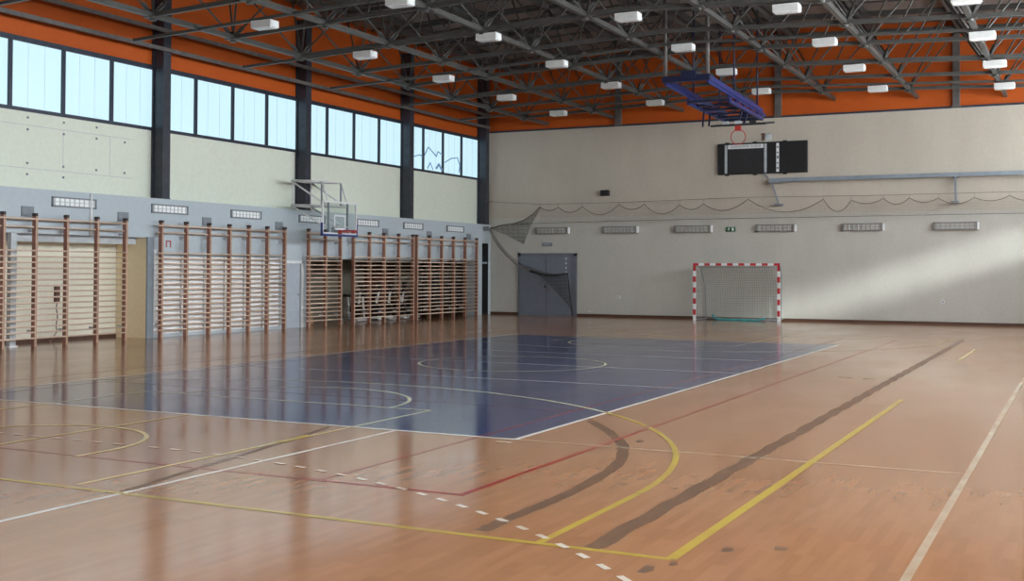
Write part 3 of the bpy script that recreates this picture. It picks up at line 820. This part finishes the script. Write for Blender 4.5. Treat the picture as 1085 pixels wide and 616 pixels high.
bm = bm_new(); add_tube(bm, [(11.50, -.40, 5.17), (11.38, -.40, 5.30), (11.34, -.40, 5.34)], .035, 8); add_box(bm, (11.50, -.48, 4.98), (12.0, -.32, 5.02)); obj('end_fitting', bm, 'midgrey', r)

# ------------------------------------------------------------------ barrier netting
def net_surface(bm, rows, uvs):
    uvl = bm.loops.layers.uv.verify()
    vv = [[bm.verts.new(p) for p in row] for row in rows]
    for i in range(len(rows) - 1):
        for j in range(len(rows[0]) - 1):
            f = bm.faces.new((vv[i][j], vv[i][j + 1], vv[i + 1][j + 1], vv[i + 1][j])); f.smooth = True
            for l, (a, b) in zip(f.loops, ((i, j), (i, j + 1), (i + 1, j + 1), (i + 1, j))): l[uvl].uv = uvs[a][b]
YN = -.60
KW, KS = .0143, .0048
def hang(x, z, k): return (x + (21.79 - x) * k, z + (1.81 - z) * k)
r = thing('barrier_net', (11, YN, 3), 'thin dark barrier netting strung along the far wall in scallops, gathered at the left', 'net')
hooks = [2.21, 3.02, 4.05, 5.59, 6.62, 8.03, 8.95, 10.65, 13.38, 14.35, 15.45, 16.3, 17.25, 18.4, 19.5, 20.6, 21.8, 23.0, 23.9]
hooks = [hang(h, 4, KW)[0] for h in hooks]
sag = [.14, .22, .36, .20, .36, .20, .32, .46, .42, .16, .22, .15, .20, .14, .18, .16, .18, .15, .12]
hz_ = lambda x: 4.30 + .03 * math.sin(x * 1.3) + (.08 if 10 < x < 14 else 0) + max(0, (x - 14)) * .004
top = []
for a, b, s in zip(hooks, hooks[1:], sag):
    n = 14
    for k in range(n):
        t = k / n; x = a + (b - a) * t
        top.append((x, hz_(a) * (1 - t) + hz_(b) * t - s * 4 * t * (1 - t)))
top.append((hooks[-1], hz_(hooks[-1])))
bm = bm_new(); add_tube(bm, [(0.05, YN, 4.58), (1.0, YN, 4.50), (2.5, YN, 4.40), (6, YN, 4.40), (10.6, YN, 4.48), (15, YN, 4.44), (W, YN, 4.46)], .010, 5); obj('support_wire', bm, 'cord', r)
bm = bm_new(); add_tube(bm, [(x, YN, z) for x, z in top], .015, 5); obj('edge_rope', bm, 'cord', r)
bm = bm_new(); HEM = lambda x: 3.68 + .06 * (x / 24)
add_tube(bm, [(1.1, YN, 3.62), (3, YN, 3.66), (8, YN, 3.71), (16, YN, 3.73), (W, YN, 3.75)], .012, 5); obj('hem_rope', bm, 'cord', r)
bm = bm_new(); rows, uvs = [], []
for k in range(7):
    t = k / 6; rows.append([(x, YN + .03 * math.sin(x * 2.1) * t, z * (1 - t) + HEM(x) * t) for x, z in top]); uvs.append([(x, z * (1 - t) + HEM(x) * t) for x, z in top])
net_surface(bm, rows, uvs); obj('net_band', bm, 'net_dark', r)
bm = bm_new()
for h in hooks: add_tube(bm, [(h, YN, hz_(h)), (h, YN, 4.45)], .005, 5)
obj('hook', bm, 'cord', r)
# gathered end: swag from the corner to the door, with a tail
A = [(.18, 3.44), (.35, 3.1), (.62, 2.72), (1.0, 2.34), (1.41, 2.02), (1.9, 1.78), (2.45, 1.64), (3.0, 1.60), (3.62, 1.66)]
A = [hang(x, z, KS) for x, z in A]
B = [(.20, 3.50), (.5, 3.02), (.85, 2.62), (1.2, 2.30), (1.6, 2.06), (2.05, 1.90), (2.5, 1.76), (3.0, 1.66), (3.62, 1.70)]
B = [hang(x, z, KS) for x, z in B]
bm = bm_new(); rows = [[(x, YN - .06, z) for x, z in A], [(x, YN + .02, z) for x, z in B]]; uvs = [[(x, z) for x, z in A], [(x, z) for x, z in B]]
net_surface(bm, rows, uvs)
P1 = [(2.0, 1.85), (2.5, 1.62), (3.0, 1.58), (3.55, 1.64)]; P2 = [(2.7, 1.40), (2.95, 1.25), (3.3, 1.05), (3.72, 1.0)]; P3 = [(3.55, .55), (3.66, .45), (3.75, .3), (3.84, .02)]
P1, P2, P3 = [[hang(x, z, KS) for x, z in P] for P in (P1, P2, P3)]
rows = [[(x, YN - .10 + .05 * (i % 2), z) for i, (x, z) in enumerate(P)] for P in (P1, P2, P3)]; uvs = [[(x, z) for x, z in P] for P in (P1, P2, P3)]
net_surface(bm, rows, uvs)
U1 = [(2.42, 4.30), (2.12, 4.05), (1.7, 3.80), (1.3, 3.66), (.7, 3.60), (.2, 3.50)]; U2 = [(2.44, 4.24), (2.2, 3.86), (2.0, 3.5), (1.74, 2.82), (1.0, 3.2), (.2, 3.48)]
U1, U2 = [[hang(x, z, KS) for x, z in P] for P in (U1, U2)]
rows = [[(x, YN - .03 * i, z) for i, (x, z) in enumerate(P)] for P in (U1, U2)]; uvs = [[(x, z) for x, z in P] for P in (U1, U2)]
net_surface(bm, rows, uvs)
obj('net_swag', bm, 'net_hang', r)
def thick(pts, r0): bm = bm_new(); add_tube(bm, [(x, YN - .05, z) for x, z in (pts if pts is A else [hang(x, z, KS) for x, z in pts])], r0, 6); return bm
obj('swag_rope', thick(A, .03), 'cord', r)
obj('swag_rope', thick([(2.0, 1.76), (2.6, 1.62), (3.1, 1.60), (3.62, 1.67)], .055), 'blackm', r)
obj('swag_rope', thick([(3.62, 1.67), (3.70, 1.1), (3.78, .5), (3.84, .03)], .022), 'blackm', r)
obj('swag_rope', thick([(2.42, 4.30), (2.12, 4.03), (1.7, 3.78), (1.3, 3.66), (.7, 3.60), (.2, 3.47)], .024), 'cord', r)
bm = bm_new(); add_box(bm, (0.002, YN - .08, 3.38), (.22, YN + .06, 3.56), 0, .01); obj('wall_anchor', bm, 'midgrey', r)

# ------------------------------------------------------------------ handball goal
GX0, GX1, GY = 8.96, 12.04, -1.10
r = thing('handball_goal', ((GX0 + GX1) / 2, GY, 0), 'red and white striped handball goal with white net against the far wall', 'goal')
def striped(name, p, q, n):
    bm = bm_new(); p, q = Vector(p), Vector(q)
    for k in range(n):
        add_beam(bm, p + (q - p) * k / n, p + (q - p) * (k + 1) / n, .085, .085, k % 2, up=Vector((0, 1, 0)))
    return obj(name, bm, ['redp', 'white_paint'], r)
striped('goal_post', (GX0, GY, 2.0), (GX0, GY, 0), 10); striped('goal_post', (GX1, GY, 2.0), (GX1, GY, 0), 10)
striped('crossbar', (GX0 - .042, GY, 2.04), (GX1 + .042, GY, 2.04), 15)
bm = bm_new()
for x in (GX0, GX1):
    add_box(bm, (x - .0425, GY - .044, 1.80), (x + .0425, GY + .044, 2.0))
obj('corner_piece', bm, 'redp', r)
bm = bm_new()
for x, s in ((GX0, 1), (GX1, -1)):
    add_tube(bm, [(x, GY + .03, 2.0), (x + s * .05, GY + .55, 1.95), (x + s * .12, -.14, 1.2), (x + s * .15, -.12, .04)], .018, 6)
    add_tube(bm, [(x, GY, .03), (x + s * .15, -.12, .03)], .02, 6)
add_tube(bm, [(GX0 + .15, -.12, .03), (GX1 - .15, -.12, .03)], .02, 6); add_tube(bm, [(GX0 + .05, GY + .55, 1.95), (GX1 - .05, GY + .55, 1.95)], .015, 6)
obj('rear_frame', bm, 'greymetal', r)
bm = bm_new(); n = 24; uvl = None
prof = [(GY + .04, 2.0), (GY + .5, 1.93), (-.30, 1.25), (-.24, .6), (-.20, .05)]; dist = [0, .5, 1.25, 1.9, 2.5]
xs = [GX0 + .06 + (GX1 - GX0 - .12) * k / n for k in range(n + 1)]
rows = [[(x, y + .03 * math.sin(k * 1.7 + i), z) for k, x in enumerate(xs)] for i, (y, z) in enumerate(prof)]; uvs = [[(x, d) for x in xs] for d in dist]
net_surface(bm, rows, uvs)
for x in (GX0 + .03, GX1 - .03):
    rows = [[(x, GY + .05 + (y - GY - .05) * t, z) for t in (0, .33, .66, 1)] for (y, z) in prof[1:]]; uvs = [[((y - GY) * t, z) for t in (0, .33, .66, 1)] for (y, z) in prof[1:]]
    net_surface(bm, rows, uvs)
obj('goal_net', bm, 'net_goal', r)
bm = bm_new()
add_tube(bm, [(GX0 + .55, GY + .45, .22), (GX0 + .62, GY + .42, .08), (GX0 + .8, GY + .4, .035)] + [(GX0 + .8 + .16 * k, GY + .4 + .06 * math.sin(k * 2), .035 + .012 * math.sin(k * 3)) for k in range(1, 10)] + [(GX0 + 2.36, GY + .42, .06), (GX0 + 2.48, GY + .42, .12)], .034, 6)
obj('net_hem', bm, 'teal', r, label='turquoise cord')

# ------------------------------------------------------------------ wall mounted basket (left wall)
BXp, BY, = 1.46, -12.78
r = thing('basketball_hoop', (0, -12.65, 3.7), 'basketball hoop with clear backboard on a white frame projecting from the left wall column', 'basketball hoop')
bm = bm_new(); y0, y1, z0, z1 = BY - .9, BY + .9, 2.86, 3.86
w_ = .055
for b in (((y0, z1 - w_), (y1, z1)), ((y0, z0), (y1, z0 + w_ * .9)), ((y0, z0), (y0 + w_, z1)), ((y1 - w_, z0), (y1, z1))): add_box(bm, (BXp - .015, b[0][0], b[0][1]), (BXp + .018, b[1][0], b[1][1]))
bb = obj('backboard_border', bm, 'white_paint', r)
box_obj('backboard', (BXp - .010, y0 + w_, z0 + w_ * .9), (BXp + .010, y1 - w_, z1 - w_), 'glass', r)
bm = bm_new(); ya, yb_, za, zb_ = BY - .295, BY + .295, 3.00, 3.45
for b in (((ya, zb_ - .05), (yb_, zb_)), ((ya, za), (yb_, za + .05)), ((ya, za), (ya + .05, zb_)), ((yb_ - .05, za), (yb_, zb_))): add_box(bm, (BXp + .011, b[0][0], b[0][1]), (BXp + .017, b[1][0], b[1][1]))
obj('target_square', bm, 'white_paint', bb)
bm = bm_new(); add_box(bm, (BXp - .03, y0 - .02, z0 - .06), (BXp + .03, y1 + .02, z0 + .004)); add_box(bm, (BXp - .03, y0 - .035, z0 - .06), (BXp + .03, y0 + .004, z0 + .33)); add_box(bm, (BXp - .03, y1 - .004, z0 - .06), (BXp + .03, y1 + .035, z0 + .33)); obj('edge_padding', bm, 'pad', r)
rz = 2.97
def ring(c, rad, r0, plane, n=28):
    bm = bm_new(); P = []
    for k in range(n):
        a = 2 * PI * k / n
        P.append((c[0] + rad * math.cos(a), c[1] + (rad * math.sin(a) if plane == 'z' else 0), c[2] + (rad * math.sin(a) if plane == 'y' else 0)))
    add_tube(bm, P, r0, 8, closed=True); return bm
bm = ring((BXp + .38, BY, rz), .225, .012, 'z'); add_box(bm, (BXp + .018, BY - .09, rz - .10), (BXp + .03, BY + .09, rz + .03)); add_beam(bm, (BXp + .02, BY - .07, rz - .01), (BXp + .2, BY - .10, rz - .005), .02, .03); add_beam(bm, (BXp + .02, BY + .07, rz - .01), (BXp + .2, BY + .10, rz - .005), .02, .03)
rim = obj('rim', bm, 'rim', r)
bm = bm_new()
for k in range(12):
    a = 2 * PI * k / 12; a2 = 2 * PI * (k + .5) / 12
    add_tube(bm, [(BXp + .38 + .222 * math.cos(a), BY + .222 * math.sin(a), rz - .012), (BXp + .38 + .19 * math.cos(a2), BY + .19 * math.sin(a2), rz - .07)], .008, 4)
    add_tube(bm, [(BXp + .38 + .222 * math.cos(a), BY + .222 * math.sin(a), rz - .012), (BXp + .38 + .19 * math.cos(2 * a - a2), BY + .19 * math.sin(2 * a - a2), rz - .07)], .008, 4)
obj('net_stub', bm, 'redp', rim)
fy = (-13.28, -12.28)
for y in fy:
    bm = bm_new(); q = .034
    add_tube(bm, [(.03, y + .1 * (y < -12.7), 3.70), (.03, y + .1 * (y < -12.7), 4.55)], q, 8); obj('mount_post', bm, 'white_paint', r)
    bm = bm_new()
    add_tube(bm, [(.03, y, 4.52), (1.15, y, 4.46)], q * .8, 8); add_tube(bm, [(.03, y, 3.76), (1.38, y, 3.72)], q * .9, 8)
    add_tube(bm, [(.03, y, 4.50), (1.30, y, 3.74)], q * .8, 8); add_tube(bm, [(.03, y, 3.74), (1.36, y, 3.05)], q * .8, 8)
    add_tube(bm, [(1.15, y, 4.46), (1.40, y, 3.80)], q * .8, 8)
    obj('side_truss', bm, 'white_paint', r)
    bm = bm_new(); add_tube(bm, [(1.40, y, 2.90), (1.40, y, 3.82)], q, 8); add_tube(bm, [(1.15, y, 3.74), (1.15, y, 4.46)], q * .8, 8); obj('upright', bm, 'greymetal', r)
bm = bm_new()
for x, z in ((.05, 4.50), (.05, 3.74), (1.15, 4.46), (1.38, 3.72), (1.40, 3.10)): add_tube(bm, [(x, fy[0], z), (x, fy[1], z)], .026, 8)
add_tube(bm, [(.05, fy[0], 4.50), (1.15, fy[1], 4.46)], .022, 8)
obj('cross_tie', bm, 'white_paint', r)

# ------------------------------------------------------------------ folded ceiling basket
bx = 11.82; hw = .61
r = thing('folding_basketball_hoop', (bx, -8, 7.0), 'folded up ceiling basketball hoop on a blue steel frame below the roof', 'basketball hoop')
PY_, EY = -11.0, -5.1
pz = lambda y: 7.16 - .035 * (y - PY_)
bm = bm_new(); add_beam(bm, (bx - hw - .08, PY_, pz(PY_)), (bx + hw + .08, PY_, pz(PY_)), .14, .17); add_box(bm, (bx - .03 - .1, PY_ - .1, pz(PY_)), (bx + .3, PY_ + .1, pz(PY_) + .2)); obj('pivot_beam', bm, 'bluedark', r)
for s in (-1, 1):
    x = bx + s * hw; bm = bm_new()
    add_beam(bm, (x, PY_, pz(PY_)), (x, EY, pz(EY)), .13, .14)
    add_beam(bm, (x, -8.9, pz(-8.9) - .30), (x, EY + .1, pz(EY) - .24), .09, .10)
    ys_ = [-8.9, -8.1, -7.3, -6.5, -5.7, -5.1]
    for k, y in enumerate(ys_): add_beam(bm, (x, y, pz(y)), (x, y, pz(y) - .28), .05, .05)
    for a, b in zip(ys_, ys_[1:]): add_beam(bm, (x, a, pz(a) - .28), (x, b, pz(b)), .045, .045)
    add_beam(bm, (x, PY_, pz(PY_) - .10), (x, EY + .5, pz(EY) - .08), .05, .10)
    obj('side_arm', bm, 'bluep', r)
for y in (-8.9, -8.2, -7.4, -6.6, -5.9, -5.2):
    bm = bm_new(); add_beam(bm, (bx - hw, y, pz(y) - .27), (bx + hw, y, pz(y) - .27), .10, .07); obj('cross_bar', bm, 'bluedark', r)
bm = bm_new()
for a, b in ((-8.9, -7.4), (-7.4, -5.9)):
    add_beam(bm, (bx - hw, a, pz(a) - .26), (bx + hw, b, pz(b) - .26), .05, .05); add_beam(bm, (bx + hw, a, pz(a) - .26), (bx - hw, b, pz(b) - .26), .05, .05)
obj('cross_brace', bm, 'bluep', r)
for s in (-1, 1):
    bm = bm_new(); add_tube(bm, [(bx + s * hw, PY_, pz(PY_) + .05), (bx + s * hw, PY_, zt(bx) - .05)], .06, 10); obj('hanger_post', bm, 'rail', r)
for x, y in ((bx - hw, -8.4), (bx + hw, -8.3), (bx + hw, -5.6), (bx - hw, -5.6)):
    bm = bm_new(); add_tube(bm, [(x, y, pz(y)), (x, y, zt(x) - .05)], .028, 8); obj('tie_rod', bm, 'bluedark', r)
bz, byy, ox = 6.19, -7.9, bx + .62
sl = .145                                                      # the folded board leans up towards the far wall
bp = lambda y, dz=0: bz + (y - byy) * sl + dz
bm = bm_new(); add_beam(bm, (ox, byy, bp(byy)), (ox, byy + 1.05, bp(byy + 1.05)), 1.66, .045); bd = obj('backboard', bm, 'greymetal', r)
bm = bm_new()
for x in (-.81, .81): add_beam(bm, (ox + x, byy - .01, bp(byy)), (ox + x, byy + 1.06, bp(byy + 1.06)), .06, .055)
for y in (byy, byy + 1.05): add_beam(bm, (ox - .84, y, bp(y)), (ox + .84, y, bp(y)), .055, .055)
obj('backboard_border', bm, 'blackm', bd)
for q in (-.38, .0, .45):
    box_obj('clamp', (ox + q - .10, byy - .03, bp(byy) + .03), (ox + q + .08, byy + .08, bp(byy) + .12), 'lightgrey' if q < .1 else 'blackm', bd)
for s_ in (-1, 1):
    for yy in (byy + .25, byy + .9):
        bm = bm_new(); add_beam(bm, (bx + s_ * .55, yy, bp(yy)), (bx + s_ * .6, yy + .3, pz(yy + .3) - .26), .05, .05); obj('strut', bm, 'bluedark', r)
rc = (ox, byy + .02, bz - .36)
bm = ring(rc, .225, .014, 'y'); add_box(bm, (rc[0] - .09, rc[1] - .05, bz - .18), (rc[0] + .09, rc[1] + .03, bz - .02)); add_beam(bm, (rc[0], rc[1], bz - .06), (rc[0], rc[1], rc[2] + .2), .07, .03)
obj('rim', bm, 'rim', r)

# ------------------------------------------------------------------ equipment bay
def make_bike():
    r = thing('exercise_bike', (0, 0, 0), '', 'exercise bike', 'exercise bikes in the equipment bay')
    bm = bm_new()
    for x in (-.45, .45): add_tube(bm, [(x, -.24, .05), (x, .24, .05)], .035, 8)
    add_tube(bm, [(-.45, 0, .06), (.45, 0, .10)], .04, 8); add_tube(bm, [(-.18, 0, .10), (-.24, 0, .85)], .035, 8); add_tube(bm, [(.18, 0, .10), (.36, 0, 1.02)], .038, 8)
    obj('frame', bm, 'white_paint', r)
    bm = bm_new(); add_disc(bm, (.18, 0, .38), (0, 1, 0), .26, .12, 24); obj('flywheel_cover', bm, 'black', r)
    bm = bm_new(); add_box(bm, (-.38, -.13, .84), (-.10, .13, .93), 0, .035); obj('saddle', bm, 'black', r)
    bm = bm_new(); add_tube(bm, [(.50, -.26, 1.10), (.42, -.24, 1.05), (.36, -.12, 1.02), (.36, .12, 1.02), (.42, .24, 1.05), (.50, .26, 1.10)][::-1], .02, 8); add_tube(bm, [(.36, -.12, 1.02), (.22, -.26, 1.08)], .02, 8); add_tube(bm, [(.36, .12, 1.02), (.22, .26, 1.08)], .02, 8); obj('handlebar', bm, 'black', r)
    bm = bm_new(); add_beam(bm, (.37, 0, 1.02), (.39, 0, 1.18), .05, .04); add_box(bm, (.34, -.12, 1.17), (.43, .12, 1.34), 0, .02); obj('console', bm, 'black', r)
    for s in (-1, 1):
        bm = bm_new(); add_beam(bm, (.18, s * .08, .38), (.18 + s * .16, s * .10, .32 + s * .05), .02, .03); add_box(bm, (.12 + s * .16, s * .11, .30 + s * .05), (.24 + s * .16, s * .20, .33 + s * .05)); obj('pedal', bm, 'black', r)
    return r
b0 = make_bike()
sp = [(-.98, -8.45, 1.5, 1, 'in the gap between the narrow and the four bay wall bars'), (-.9, -7.55, 1.9, 1, 'behind the first bay of the four bay wall bars'), (-.92, -6.70, 1.7, 1, 'behind the second bay of the four bay wall bars'), (-.9, -5.85, 1.8, 1, 'behind the third bay of the four bay wall bars'), (-.95, -5.0, 1.65, 1, 'behind the last bay of the four bay wall bars')]
for k, (x, y, a, s, lb) in enumerate(sp):
    o = b0 if k == 0 else copy_tree(b0)
    o.location = (x, y, 0); o.rotation_euler.z = a - 1.7; o['label'] = 'exercise bike ' + lb
# vaulting box
r = thing('vaulting_box', (-1.0, -11.35, 0), 'wooden vaulting box with a leather top behind the narrow wall bars', 'vaulting box')
for k in range(4):
    bm = bm_new(); a, b = .42 - .03 * k, .30 - .025 * k; a2, b2 = .42 - .03 * (k + .9), .30 - .025 * (k + .9); z_, z2_ = .02 + .22 * k, .22 + .22 * k
    v = [bm.verts.new(p) for p in ((-1.0 - b, -11.5 - a, z_), (-1.0 + b, -11.5 - a, z_), (-1.0 + b, -11.5 + a, z_), (-1.0 - b, -11.5 + a, z_), (-1.0 - b2, -11.5 - a2, z2_), (-1.0 + b2, -11.5 - a2, z2_), (-1.0 + b2, -11.5 + a2, z2_), (-1.0 - b2, -11.5 + a2, z2_))]
    for f in ((3, 2, 1, 0), (4, 5, 6, 7), (0, 1, 5, 4), (1, 2, 6, 5), (2, 3, 7, 6), (3, 0, 4, 7)): bm.faces.new([v[i] for i in f])
    obj('section', bm, 'tan', r)
bm = bm_new(); add_box(bm, (-1.2, -11.82, .90), (-.8, -11.18, 1.03), 0, .05); obj('top_pad', bm, 'leather', r)
bm = bm_new()
for x in (-1.27, -.73):
    for y in (-11.9, -11.1): add_box(bm, (x - .02, y - .02, 0), (x + .02, y + .02, .03))
obj('foot', bm, 'blackm', r)
# dark wood cabinet and stacked chairs
r = thing('wooden_cabinet', (-3.1, -3.5, 0), 'tall dark brown cabinet at the back of the equipment bay', 'cabinet')
box_obj('body', (-3.35, -4.2, .05), (-2.85, -2.8, 2.05), 'brown', r, .008)
for k in range(2):
    dk = box_obj('cabinet_door', (-2.85, -4.17 + k * .69, .08), (-2.83, -3.52 + k * .69, 2.02), 'brown', r, .004)
    box_obj('knob', (-2.83, -3.57 + k * .1, 1.0), (-2.80, -3.54 + k * .1, 1.06), 'chrome', dk)
box_obj('plinth', (-3.33, -4.17, 0), (-2.88, -2.83, .05), 'blackm', r)
def make_chair():
    r = thing('stacking_chair', (0, 0, 0), '', 'chair', 'stacked chairs in the equipment bay')
    bm = bm_new(); add_box(bm, (-.21, -.22, .40), (.21, .22, .47), 0, .02); obj('seat', bm, 'black', r)
    bm = bm_new(); add_box(bm, (-.24, -.22, .52), (-.20, .22, .90), 0, .012); obj('backrest', bm, 'black', r)
    for x in (-.2, .2):
        for y in (-.24, .24):
            bm = bm_new(); add_tube(bm, [(x, y, 0), (x * .95, y, .44)] + ([(-.22, y * .93, .84)] if x < 0 else []), .014, 6); obj('leg', bm, 'blackm', r)
    return r
c0 = make_chair(); first = True
stk = [(-.80, -4.15, 8), (-.82, -3.4, 9), (-.80, -2.65, 8), (-.83, -1.9, 9), (-.80, -1.15, 9), (-.82, -.4, 8)]
for k, (x, y, n) in enumerate(stk):
    for q in range(n):
        o = c0 if first else copy_tree(c0); first = False
        o.location = (x, y, q * .105); o.rotation_euler.z = PI + .04 * (q % 3 - 1)
        pos = 'lowest' if q == 0 else ('topmost' if q == n - 1 else '%s up' % ORD[q])
        o['label'] = 'dark chair, %s of the %s stack behind corner wall bars' % (pos, ORD[k])
for k, (y, z) in enumerate(((-6.25, 0), )):
    pass

# ------------------------------------------------------------------ light
wd = bpy.data.worlds.new('daylight'); SC.world = wd; wd.use_nodes = True
bg = wd.node_tree.nodes['Background']; bg.inputs['Color'].default_value = (.75, .87, 1, 1); bg.inputs['Strength'].default_value = 1.5
sun = bpy.data.lights.new('sun', 'SUN'); sun.energy = 5.0; sun.angle = math.radians(5.0); sun.color = (.95, 1.0, .98)
so = bpy.data.objects.new('sun', sun); COL.objects.link(so)
so.rotation_euler = Vector((-1, .45, -.32)).to_track_quat('-Z', 'Y').to_euler()
so.location = (40, -10, 15)

# ------------------------------------------------------------------ camera
F, PITCH, ROLL, YAW, SY = 1227.7, .0193, .0045, -.4604, -45.56
cd = bpy.data.cameras.new('camera'); co = bpy.data.objects.new('camera', cd); COL.objects.link(co)
cd.sensor_fit = 'HORIZONTAL'; cd.sensor_width = 36; cd.lens = F / 1085 * 36; cd.shift_y = SY / 1085; cd.clip_end = 200
cy, sy = math.cos(-YAW), math.sin(-YAW)
fwd = Vector((-sy, cy, 0)); right = Vector((cy, sy, 0)); up = Vector((0, 0, 1))
c, s = math.cos(PITCH), math.sin(PITCH); fwd, up = c * fwd + s * up, c * up - s * fwd
c, s = math.cos(ROLL), math.sin(ROLL); right, up = c * right + s * up, c * up - s * right
co.matrix_world = Matrix(((right.x, up.x, -fwd.x, 21.789), (right.y, up.y, -fwd.y, -41.972), (right.z, up.z, -fwd.z, 1.808), (0, 0, 0, 1)))
SC.camera = co
SC.view_settings.view_transform = 'Standard'; SC.view_settings.look = 'None'; SC.view_settings.gamma = 1
SC.view_settings.use_curve_mapping = False; SC.view_settings.exposure = 0.0
SC.cycles.max_bounces = 10; SC.cycles.diffuse_bounces = 6; SC.cycles.transparent_max_bounces = 16
